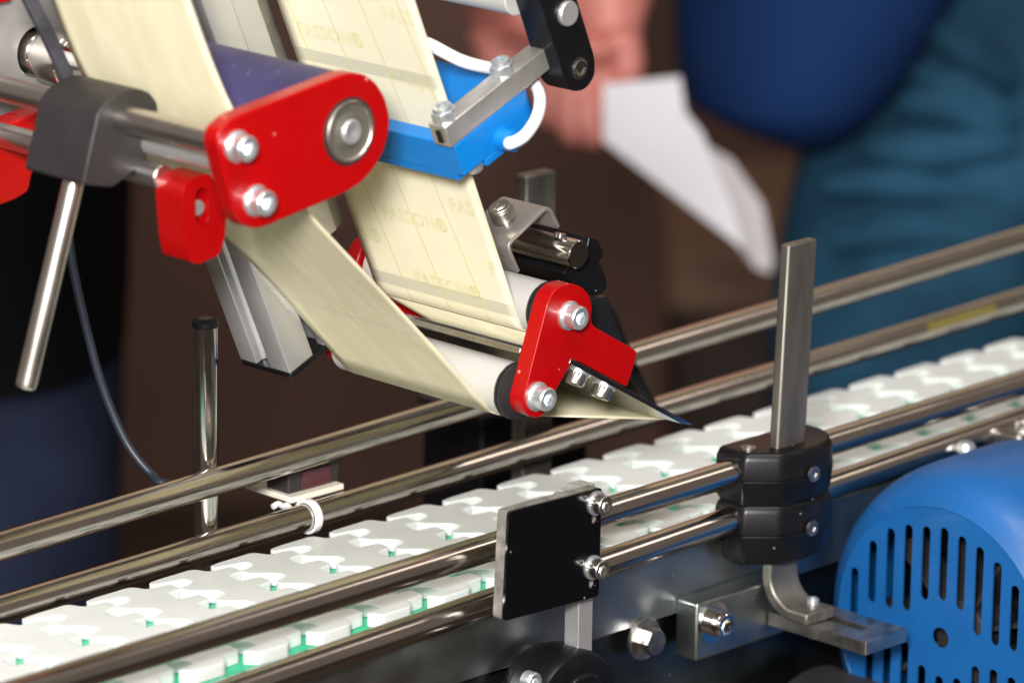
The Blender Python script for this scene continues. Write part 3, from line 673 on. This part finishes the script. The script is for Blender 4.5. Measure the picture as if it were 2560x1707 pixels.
# the labels themselves sit on the outer face of the liner
def on_path(v, rows):
    for (p, a), (q_, b) in zip(rows, rows[1:]):
        if a <= v <= b: t = (v-a)/(b-a); return Vector(p).lerp(Vector(q_), t), (Vector(q_)-Vector(p)).normalized()
    return None
for k in range(-3, 4):
    s0_, s1_ = gv+k*PER+6, gv+(k+1)*PER-.2
    s0_, s1_ = max(s0_, 2), min(s1_, rA[-1][1]-1)
    if s1_-s0_ < 20: continue
    pts = []
    for i in range(25):
        p, d = on_path(s0_+(s1_-s0_)*i/24, rA); nn = Vector((-d.y, d.x)); pts.append(p+nn*.22)
    web(pts, 'label', m_label, wb, -41, 41, 0, 0, .1, 2)
# printed lettering on the liner
def text_mesh(s, h):
    cu = bpy.data.curves.new('t', 'FONT'); cu.body = s; cu.size = h; cu.fill_mode = 'NONE'; cu.bevel_depth = .13; cu.bevel_resolution = 0; cu.resolution_u = 3; cu.space_character = 1.08
    ob = bpy.data.objects.new('t', cu); C.objects.link(ob); dg = bpy.context.evaluated_depsgraph_get(); dg.update()
    me = bpy.data.meshes.new_from_object(ob.evaluated_get(dg)); bpy.data.objects.remove(ob)
    bm = bmesh.new(); bm.from_mesh(me); bpy.data.meshes.remove(me); return bm
off = root_off(wb)/S
for (s, u, v_) in (('FASSON®', 688, 78), ('FASS', 882, 44), ('FASSO', 905, 190), ('FASSON®', 882, 497), ('FAS', 1037, 482), ('N®', 830, 545), ('F', 1128, 628), ('FASSON®', 958, 650)):
    p = W(u, v_, 1, 0); yy = None
    # intersect the view ray with the web plane in front of the rollers
    rr_ = ray(u, v_); nrm = Vector((N2[0], 0, N2[1])); dd = (Vector((t1[0], 0, t1[1])) - CAM).dot(nrm)/rr_.dot(nrm); hit = CAM+rr_*dd
    bm = text_mesh(s, 9.0)
    ex = Vector((0, -1, 0)); ey = Vector((U2[0], 0, U2[1]))
    kill = []
    for vv in bm.verts:
        q_ = hit+ex*vv.co.x*.92+ey*vv.co.y-nrm*.16; q_.z -= 0; vv.co = q_-off
        if abs(q_.y) > 42.4: kill.append(vv)
    bmesh.ops.delete(bm, geom=kill, context='VERTS')
    me = mesh(bm); link('print', me, m_print, wb, kind=None)
# ------------------------------------------------------------------ blue label sensor
bs = thing('label_sensor', 'bright blue forked label sensor gripping the paper web, with a white cable', 'sensor', L(395, 36, -20))
outl = round_poly([(370.5, -55), (412, -55), (419.5, -49), (419.5, 18), (385.5, 18), (385.5, -44), (377.8, -44), (377.8, 18), (370.5, 18)], [.6, 4, 5, 1, .6, .5, .5, .6, 1], 4)
hs = add('housing', prism(outl, 31, 45.2, lambda a, b, h: L(a, h, b)), m_blue, bs, .6)
low = round_poly([(377.2, -55), (377.2, -50.5), (370.5, -50.5), (370.5, 18), (377.8, 18), (377.8, -44), (385.5, -44), (385.5, 18), (419, 18), (419, -49), (412, -55), (383.5, -55), (383.5, -50.5), (380, -50.5)][::-1], .2, 2)
low = [(370.5, -50.5), (377.5, -50.5), (377.5, -44), (377.8, -44), (377.8, 18), (370.5, 18)]
add('lower_lip', prism(low, 27.8, 31, lambda a, b, h: L(a, h, b)), m_blue, hs, .3)
add('lower_lip', prism([(383, -55), (405, -55), (405, 18), (385.5, 18), (385.5, -44), (383, -44)], 27.8, 31, lambda a, b, h: L(a, h, b)), m_blue, hs, .3)
nz0 = L(394.5, 33.8, -54); 
add('cable_nozzle', lathe(nz0, (0, -1, 0), [(0, 5.2), (1, 5.0), (7, 4.4), (8, 4.2)], 32), m_blue, hs)
p_ = [L(394.5, 33.8, -60), W(1172, 330, 1, -64), W(1205, 312, 1, -66), W(1233, 270, 1, -62), W(1240, 225, 1, -55), W(1222, 185, 1, -46), W(1180, 165, 1, -42), W(1130, 158, 1, -40), W(1060, 140, 1, -38), W(980, 100, 1, -28), W(930, 86, 1, 6), W(880, 60, 1, 20)]
add('cable', tube(p_, 2.55, 20, 8), m_cable_w, bs)
rotd = Vector((-U2[0], 0, -U2[1])).to_track_quat('Z', 'Y').to_euler()
sp_ = L(380.5, 31.2, -50); link('screw', mesh(bm_socket_head(3.6, 4.6, 1.6, False)), m_bolt, hs, sp_-root_off(hs)/S, rotd)
# bar that carries the sensor
sbk = thing('sensor_bar', 'square aluminium bar with two lock nuts bolted on top of the blue sensor', 'bar', L(400, 50, -50))
barsec = [(368.6, 45.5), (433, 45.5), (433, 55), (368.6, 55)]
add('bar', lprism(barsec, -55, -45.4), m_alubar, sbk, .5)
add('dark_slot', lprism([(367.9, 47.4), (368.4, 47.4), (368.4, 53), (367.9, 53)], -51.8, -49.2), m_black, sbk)  # thin black sheet standing in for the shade inside the end slot
rotu = Vector((U2[0], 0, U2[1])).to_track_quat('Z', 'Y').to_euler()
for a in (374.2, 409.2): 
    nu_ = link('lock_nut', nutm, m_bolt, sbk, L(a, 55.1, -50.2)-root_off(sbk)/S, rotu)
# black arm and its cross tube
ar = thing('pivot_arm', 'black plastic arm with a round pin and screws holding the sensor bar', 'arm', L(438, 60, -55))
ao = round_poly([(428.5, 130), (428.5, 40), (431.5, 34), (438, 31.5), (444.5, 34), (447.2, 41), (447.2, 130)], [1, 3, 3, 3, 3, 3, 1], 4)
add('arm_body', lprism(ao, -62, -47), m_black, ar, 2.0, segs=4)
add('pin', lathe(L(439.6, 66.6, -61), (0, -1, 0), [(0, 5.2), (2.4, 5.2), (3.0, 4.7), (3.0, .5)], 40), m_alu, ar)
for a, b in ((437.6, 41.8), (429.5+3.8, 83.2)):
    add('screw_seat', lathe(L(a, b, -61.9), (0, -1, 0), [(0, 4.6), (.25, 4.6), (.3, 3.9)], 32), m_rubber, ar)
    link('screw', mesh(bm_socket_head(3.7, .8, 2., False)), m_chrome, ar, L(a, b, -62.05)-root_off(ar)/S, ROTY)
tq = W(1190, 2, 1, -47); 
add('cross_tube', rod((tq.x, -47, tq.z+1.5), (tq.x, 120, tq.z+1.5), 7.6), m_grey, ar)
# ------------------------------------------------------------------ applicator brush behind the lower red plate
ab = thing('applicator_brush', 'black brush with steel shaft and clamp bracket behind the lower red plate', 'brush', (415, -20, 125))
se = W(1330, 585, 1, -40)
add('shaft', cyl_y(se.x, se.z, -40, 60, 6.0, .5, 48), m_chrome, ab)
hw = W(*zm([(845, 735)], 1240, 460, 5.228)[0], 1, -30)
add('shaft_hole', rod((hw.x-1, -30.5, hw.z+1), (hw.x-.4, -30.5, hw.z+3.2), 2.6, 24, .2), m_chrome, ab)
bo = XZ(zm([(1220, 690), (1330, 725), (1375, 800), (1400, 870), (1402, 960), (1350, 1015), (1400, 1130), (1440, 1220), (1462, 1300), (1450, 1370), (1400, 1440), (1330, 1455), (1280, 1470), (1150, 1400), (880, 1165), (985, 1060), (1180, 900)], 1240, 460, 5.228), -33)
add('brush_holder', yprism(round_poly(bo, .9, 2), -33, 58), m_black, ab, .4)
bt = [W(1340, 690, 1, -33), W(1396, 680, 1, -33), W(1458, 835, 1, -33), W(1516, 945, 1, -33), W(1506, 950, 1, -33), W(1400, 800, 1, -33)]
bm = yprism([(p.x, p.z) for p in bt], -33, 52)
add('bristle_strip', bm, m_bristle, ab, .4)
rb_ = random.Random(3); bm = bmesh.new()
for i in range(900):
    y = rb_.uniform(-34, 52); e = rb_.random(); a = bt[1].lerp(bt[3], .1); b = bt[2].lerp(bt[3], .6+.45*rb_.random()); k_ = rb_.uniform(-1.6, .6)
    a = Vector((a.x+k_, y, a.z)); b = Vector((b.x+k_+rb_.uniform(-1, 1), y+rb_.uniform(-2, 2), b.z))
    m_ = bt[2].copy(); m_ = Vector((m_.x+k_, (y+b.y)/2, m_.z))
    vs = [[bm.verts.new(p+Vector((.12*math.cos(t_), .12*math.sin(t_), 0))) for t_ in (0, 2.1, 4.2)] for p in (a, m_, b)]
    for q, r_ in zip(vs, vs[1:]):
        for j in range(3): bm.faces.new((q[j], q[(j+1) % 3], r_[(j+1) % 3], r_[j]))
add('bristles', bm, m_bristle, ab, kind='stuff')
# U bracket round the shaft
ubx = XZ(zm([(110, 830), (190, 720), (620, 310), (680, 265), (730, 300), (830, 570)], 1240, 460, 5.228), -22)
def thick_line(pts, t):
    P = [Vector(p) for p in pts]; out_ = []; inn = []
    for i, p in enumerate(P):
        a = P[max(i-1, 0)]; b = P[min(i+1, len(P)-1)]; d = (b-a).normalized(); n_ = Vector((d.y, -d.x)); out_.append(tuple(p-n_*t/2)); inn.append(tuple(p+n_*t/2))
    return out_+inn[::-1]
c0 = Vector((se.x, se.z)); 
ul = [W(*zm([(300, 1150)], 1240, 460, 5.228)[0], 1, -22), W(*zm([(150, 800)], 1240, 460, 5.228)[0], 1, -22), W(*zm([(690, 290)], 1240, 460, 5.228)[0], 1, -22), W(*zm([(825, 570)], 1240, 460, 5.228)[0], 1, -22)]
ul = round_poly([(p.x, p.z) for p in ul], [0, 4, 4, 0], 6)
add('clamp_bracket', yprism(thick_line(ul, 1.7), -22, 4), M('bead_blasted_steel', (.44, .40, .375), .48, .75, noise=.2, nscale=80, bump=.1, bscale=400), ab, .25)
nu2 = Vector((ul[7][0]-ul[6][0], 0, ul[7][1]-ul[6][1])).normalized()
pa2 = Vector(W(*zm([(150, 800)], 1240, 460, 5.228)[0], 1, -22)); pb2 = Vector(W(*zm([(690, 290)], 1240, 460, 5.228)[0], 1, -22))
tdir = Vector((pb2.x-pa2.x, 0, pb2.z-pa2.z)).normalized(); tn = Vector((-tdir.z, 0, tdir.x))
scp = W(1162, 512, 1, -12); mid = pa2+tdir*((scp-pa2).dot(tdir)); mid = Vector((mid.x, -12, mid.z))+tn*.9
qz = tn.to_track_quat('Z', 'Y').to_euler()
add('screw_stem', rod(mid, mid+tn*4, 2.4, 20, .1), m_chrome, ab)
link('screw', mesh(bm_socket_head(5.1, 6, 2.6, False)), m_satin, ab, mid+tn*3.2-root_off(ab)/S, qz)
# dark post behind
vp = W(1230, 395, 1, 75)
t = thing('rear_bar', 'upright dark steel bar end standing behind the brush bracket', 'bar', (vp.x, 75, 60))
add('bar', box(vp.x-9.5, vp.x+9.5, 71, 79, -140, vp.z), m_barsteel, t, 1.2)
# ------------------------------------------------------------------ photo sensor on the far rail
zs = lambda pts: zm(pts, 600, 1100, 5.2267)
q0 = W(*zs([(645, 735)])[0], 1, 66); q1 = W(*zs([(1300, 560)])[0], 1, 66)
ps = thing('photo_sensor', 'small black photo sensor with a dark red window between the far rails', 'sensor', (q0.x+12, 72, q0.z))
sb_ = add('sensor_case', box(q0.x-.5, q1.x, 66, 80, q0.z-.5, q0.z+13), m_dark, ps, .8)
w0 = W(*zs([(800, 660)])[0], 1, 66); w1 = W(*zs([(1180, 370)])[0], 1, 66)
add('sensor_window', box(w0.x, w1.x, 65.5, 66.4, w0.z, min(w1.z+2, q0.z+12)), m_lens, sb_, .4)
cp = [Vector((q0.x-2, 76, q0.z+8)), Vector((q0.x-9, 77, q0.z+8)), W(395, 1112, 1, 80), W(345, 1085, 1, 90), W(290, 1015, 1, 100), W(240, 900, 1, 108), W(205, 780, 1, 112), W(175, 650, 1, 115), W(160, 560, 1, 116), W(150, 440, 1, 117)]
add('cable', tube(cp, 1.9, 14, 8), m_cable_b, ps)
pl = [W(*zs([q])[0], 2, 14) for q in ((700, 800), (1340, 640))]
qa = W(*zs([(700, 790)])[0], 1, 61)
hd = thing('sensor_bracket', 'cream plastic angle plate under the photo sensor on the far lower rail', 'bracket', (qa.x+10, 68, qa.z))
qb = W(*zs([(1370, 620)])[0], 1, 61)
add('plate', zprism(round_poly([(qa.x-1, 61), (qb.x, 61), (qb.x, 92), (qa.x-1, 92)], 1.2), qa.z-1.2, qa.z+1.4), m_cream, hd, .5)
zt_ = thing('zip_tie', 'white nylon zip tie looped round the far lower rail under the sensor', 'zip tie', (qa.x+13, 57, RL['fl'](qa.x+13)))
tx = W(*zs([(1000, 990)])[0], 1, 52).x; tz = RL['fl'](tx)
add('loop', lathe((tx-1.9, 57, tz), (1, 0, 0), [(0, 6.2), (0, 7.5), (3.6, 7.5), (3.6, 6.2)], 40, caps=False), m_tie, zt_, .3)
add('tail', tube([W(*zs([q])[0], 1, 64) for q in ((430, 870), (500, 830), (560, 860), (620, 850), (650, 900))], 1.3, 10, 6), m_tie, zt_)
# black device beyond the rails
dv = W(1230, 975, 1, 130); da = W(1108, 985, 1, 130); db = W(1352, 975, 1, 130)
t = thing('control_box', 'blurred black box standing behind the far rails under the labelling head', 'box', ((da.x+db.x)/2, 150, -60))
add('case', box(da.x, db.x, 130, 170, -120, da.z+4), m_black, t, 2)
add('lid', box(da.x-2, db.x+2, 128, 172, da.z+4.3, da.z+8), m_dark, t, 1)
# ------------------------------------------------------------------ cabinet far behind
c0 = WD(1530, 640, 3900); c1_ = WD(1800, 640, 3900)
cb = thing('cabinet', 'blurred brown wooden cabinet in the background beside the jeans', 'cabinet', (c0.x, c0.y, FZ))
hd_ = Vector((rt0.x, rt0.y, 0)); 
def dbox(p, wdt, dep, z0, z1):
    bm = bmesh.new(); b = [Vector((p.x, p.y, 0)), Vector((p.x, p.y, 0))+hd_*wdt, Vector((p.x, p.y, 0))+hd_*wdt+bd*dep, Vector((p.x, p.y, 0))+bd*dep]
    lo_ = [bm.verts.new((v.x, v.y, z0)) for v in b]; hi_ = [bm.verts.new((v.x, v.y, z1)) for v in b]
    bm.faces.new(lo_[::-1]); bm.faces.new(hi_)
    for i in range(4): bm.faces.new((lo_[i], lo_[(i+1) % 4], hi_[(i+1) % 4], hi_[i]))
    return bm
zc0 = WD(1600, 720, 3900).z; zc1 = WD(1600, 560, 3900).z
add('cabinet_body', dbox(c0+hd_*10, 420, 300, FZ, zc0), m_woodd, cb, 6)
add('cabinet_top', dbox(c0-bd*20, 450, 340, zc0+1, zc1), m_wood, cb, 10)
# ------------------------------------------------------------------ people in the background
def skin_body(name, joints, bones, mat, parent, root, sub=2, label=None):
    off = root_off(parent)/S; me = bpy.data.meshes.new(name); ks = list(joints); ix = {k: i for i, k in enumerate(ks)}
    me.from_pydata([tuple((joints[k][0]-off)*S) for k in ks], [(ix[a], ix[b]) for a, b in bones], [])
    o = bpy.data.objects.new(name, me); C.objects.link(o); o.parent = parent; o.location = (0, 0, 0)
    m = o.modifiers.new('skin', 'SKIN'); m.use_smooth_shade = True
    for k in ks:
        v = me.skin_vertices[0].data[ix[k]]; r_ = joints[k][1]; v.radius = (r_[0]*S, r_[1]*S) if isinstance(r_, tuple) else (r_*S, r_*S); v.use_root = (k == root)
    s = o.modifiers.new('sub', 'SUBSURF'); s.levels = sub; s.render_levels = sub; me.materials.append(mat)
    return o
V = lambda u, v, d: WD(u, v, d)
DP = 3150
p1 = thing('person', 'blurred person in blue shirt and teal jeans holding white sheets', 'person', (V(2300, 150, DP+60).x, V(2300, 150, DP+60).y, FZ))
pel = V(2330, 60, DP+80)
def drop(p, z): return Vector((p.x, p.y, z))
kn_n = V(2060, 1300, DP+10); kn_f = V(2200, 1300, DP+260)
hipn = V(2270, 240, DP+40); hipf = V(2300, 220, DP+230)
legs = {'pel': (pel, (130, 150)), 'waist': (V(2260, -450, DP+90), 130), 'hn': (hipn, 112), 'tn': (V(2085, 640, DP+20), 110), 'kn': (kn_n, 92), 'an': (drop(V(2160, 2500, DP+40), FZ+90), 50), 'fn': (drop(V(1900, 2500, DP+20), FZ+45), 42),
        'hf': (hipf, 105), 'tf': (V(2270, 640, DP+240), 95), 'kf': (kn_f, 70), 'af': (drop(V(2300, 2500, DP+260), FZ+90), 50), 'ff': (drop(V(2060, 2500, DP+240), FZ+45), 42)}
skin_body('jeans', legs, [('pel', 'waist'), ('pel', 'hn'), ('hn', 'tn'), ('tn', 'kn'), ('kn', 'an'), ('an', 'fn'), ('pel', 'hf'), ('hf', 'tf'), ('tf', 'kf'), ('kf', 'af'), ('af', 'ff')], m_jeans, p1, 'pel')
# folds across the thigh
for (u0, v0_, u1, v1_, u2, v2_, r_) in ((2120, 50, 2230, 120, 2340, 200, 17), (2080, 160, 2210, 200, 2350, 290, 15), (2050, 245, 2180, 225, 2330, 330, 18), (1960, 335, 2120, 352, 2350, 325, 17), (1880, 430, 2060, 420, 2300, 455, 14), (1900, 560, 2100, 520, 2330, 560, 15)):
    skin_body('fold', {'a': (V(u0, v0_, DP-62), r_*.5), 'b': (V(u1, v1_, DP-74), r_), 'c': (V(u2, v2_, DP-60), r_*.6)}, [('a', 'b'), ('b', 'c')], m_jeans, p1, 'a', 1)
# shirt: a loose hanging body
bm = bmesh.new(); rings = []
for (v_, ul_, ur_, dep) in ((-1250, 1750, 2150, 80), (-900, 1600, 2330, 120), (-500, 1560, 2330, 130), (-150, 1548, 2262, 130), (0, 1546, 2182, 125), (110, 1550, 2118, 118), (190, 1560, 2066, 108), (225, 1578, 2036, 98), (255, 1628, 2006, 84), (285, 1700, 1972, 66), (310, 1755, 1938, 46), (328, 1805, 1900, 26), (337, 1840, 1872, 10)):
    c_ = V((ul_+ur_)/2, v_, DP-20); hw_ = (V(ur_, v_, DP-20)-V(ul_, v_, DP-20)).length/2
    rings.append([bm.verts.new(c_+rt0*hw_*math.cos(2*math.pi*i/32)+bd*dep*math.sin(2*math.pi*i/32)) for i in range(32)])
for q, r_ in zip(rings, rings[1:]):
    for i in range(32): bm.faces.new((q[i], q[(i+1) % 32], r_[(i+1) % 32], r_[i]))
bm.faces.new(rings[0][::-1]); bm.faces.new(rings[-1]); add('shirt', bm, m_shirt, p1)
# head and neck
hd0 = V(1720, -1900, DP+20)
skin_body('head', {'neck': (V(1850, -1300, DP+20), 58), 'n2': (V(1800, -1500, DP+20), 56), 'jaw': (V(1730, -1650, DP+20), 74), 'skull': (V(1760, -1880, DP+20), 92), 'crown': (V(1780, -2080, DP+20), 70)}, [('neck', 'n2'), ('n2', 'jaw'), ('jaw', 'skull'), ('skull', 'crown')], m_skin, p1, 'neck')
skin_body('hair', {'a': (V(1800, -1960, DP+25), 96), 'b': (V(1830, -2100, DP+25), 82)}, [('a', 'b')], m_jacket, p1, 'a')
# arms with hands
def arm(sh, el, wr, pts, knuckle_dir, dep, mat=m_skin):
    a = {'s': (sh, 62), 'e': (el, 50), 'f': (el.lerp(wr, .45), 46), 'w': (wr, 34), 'p': (pts[0], (44, 26)), 'k': (pts[1], (46, 22))}
    b = [('s', 'e'), ('e', 'f'), ('f', 'w'), ('w', 'p'), ('p', 'k')]
    for i, (k0, k1, k2) in enumerate(pts[2:]):
        a[f'{i}a'] = (k0, 15); a[f'{i}b'] = (k1, 12.5); a[f'{i}c'] = (k2, 9)
        b += [('p' if i == 4 else 'k', f'{i}a'), (f'{i}a', f'{i}b'), (f'{i}b', f'{i}c')]
    return a, b
D1 = DP-170
pts = [V(1365, 40, D1), V(1330, 140, D1)] + [(V(1395, 190, D1-12), V(1405, 262, D1-26), V(1385, 320, D1-20)), (V(1345, 205, D1-16), V(1352, 290, D1-30), V(1372, 345, D1-22)), (V(1300, 205, D1-14), V(1305, 285, D1-28), V(1335, 338, D1-20)), (V(1262, 185, D1-6), V(1258, 250, D1-18), V(1285, 300, D1-12)), (V(1420, 80, D1-14), V(1448, 150, D1-24), V(1430, 215, D1-20))]
a, b = arm(V(1830, -1150, D1+60), V(1560, -420, D1), V(1390, -70, D1), pts, None, D1)
skin_body('arm', a, b, m_skin, p1, 's')
D2 = DP+60
pts = [V(1190, 60, D2), V(1165, 110, D2)] + [(V(1190, 130, D2-10), V(1215, 165, D2-20), V(1240, 175, D2-16)), (V(1165, 135, D2-10), V(1180, 180, D2-20), V(1215, 200, D2-16)), (V(1145, 130, D2-10), V(1150, 170, D2-20), V(1180, 195, D2-14)), (V(1125, 110, D2-8), V(1128, 145, D2-16), V(1150, 170, D2-12)), (V(1215, 80, D2-10), V(1245, 110, D2-18), V(1265, 130, D2-18))]
a, b = arm(V(1780, -1150, D2+120), V(1450, -450, D2+60), V(1230, -10, D2), pts, None, D2)
skin_body('arm', a, b, m_skin, p1, 's')
# the sheets in the hand
def sheet(name, poly, dep0, dep1, label, mat=None):
    bm = bmesh.new(); P = [V(u, v, dep0+(dep1-dep0)*i/(len(poly)-1)) for i, (u, v) in enumerate(poly)]
    lo_ = [bm.verts.new(p) for p in P]; hi_ = [bm.verts.new(p+bd*2.5) for p in P]
    bm.faces.new(lo_[::-1]); bm.faces.new(hi_)
    for i in range(len(P)): bm.faces.new((lo_[i], lo_[(i+1) % len(P)], hi_[(i+1) % len(P)], hi_[i]))
    t = thing(name, label, 'paper', P[0]); add('page', bm, mat or m_paper, t, 0, smooth=20)
sheet('white_sheet', [(1384, 196), (1562, 178), (1574, 258), (1612, 305), (1680, 470), (1712, 575), (1386, 325)], D1-62, D1-30, 'white paper sheet held in the hand, the nearer one with square top corner')
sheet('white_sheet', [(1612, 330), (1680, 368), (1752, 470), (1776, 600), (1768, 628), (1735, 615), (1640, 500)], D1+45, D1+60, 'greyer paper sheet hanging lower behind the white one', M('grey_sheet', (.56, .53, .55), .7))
# person at the left
DL = 2850
p2 = thing('person', 'blurred person at the left edge in black jacket and dark blue jeans', 'person', (V(120, 900, DL).x, V(120, 900, DL).y, FZ))
def loft_body(name, rows, mat, parent, dep0):
    bm = bmesh.new(); rings = []
    for (v_, ul_, ur_, dep) in rows:
        c_ = V((ul_+ur_)/2, v_, dep0); hw_ = (V(ur_, v_, dep0)-V(ul_, v_, dep0)).length/2
        rings.append([bm.verts.new(c_+rt0*hw_*math.cos(2*math.pi*i/32)+bd*dep*math.sin(2*math.pi*i/32)) for i in range(32)])
    for q, r_ in zip(rings, rings[1:]):
        for i in range(32): bm.faces.new((q[i], q[(i+1) % 32], r_[(i+1) % 32], r_[i]))
    bm.faces.new(rings[0][::-1]); bm.faces.new(rings[-1]); return add(name, bm, mat, parent)
vfl = 784+(V(120, 784, DL).z-FZ)/(V(120, 784, DL).z-V(120, 785, DL).z)
loft_body('jeans', [(560, -230, 270, 110), (740, -240, 284, 118), (900, -238, 284, 116), (1200, -225, 276, 108), (1600, -205, 262, 98), (2300, -180, 235, 80), (vfl-60, -165, 215, 72), (vfl-40, -160, 210, 70)], m_jeans2, p2, DL)
for uu in (-90, 150): loft_body('shoe', [(vfl-230, uu-40, uu+70, 50), (vfl-150, uu-70, uu+80, 110), (vfl-20, uu-70, uu+85, 140), (vfl, uu-68, uu+82, 138)], m_shoe, p2, DL-60)
bm = bmesh.new(); rings = []
for (v_, ul_, ur_, dep) in ((-1100, -60, 190, 80), (-900, -280, 330, 120), (-300, -260, 320, 140), (300, -250, 305, 135), (650, -255, 296, 130), (785, -250, 288, 125), (790, -230, 270, 110)):
    c_ = V((ul_+ur_)/2, v_, DL); hw_ = (V(ur_, v_, DL)-V(ul_, v_, DL)).length/2
    rings.append([bm.verts.new(c_+rt0*hw_*math.cos(2*math.pi*i/32)+bd*dep*math.sin(2*math.pi*i/32)) for i in range(32)])
for q, r_ in zip(rings, rings[1:]):
    for i in range(32): bm.faces.new((q[i], q[(i+1) % 32], r_[(i+1) % 32], r_[i]))
bm.faces.new(rings[0][::-1]); bm.faces.new(rings[-1]); add('jacket', bm, m_jacket, p2)
skin_body('head', {'neck': (V(70, -1150, DL), 58), 'jaw': (V(70, -1380, DL-20), 76), 'skull': (V(70, -1600, DL), 92), 'crown': (V(70, -1780, DL), 72)}, [('neck', 'jaw'), ('jaw', 'skull'), ('skull', 'crown')], m_skin, p2, 'neck')
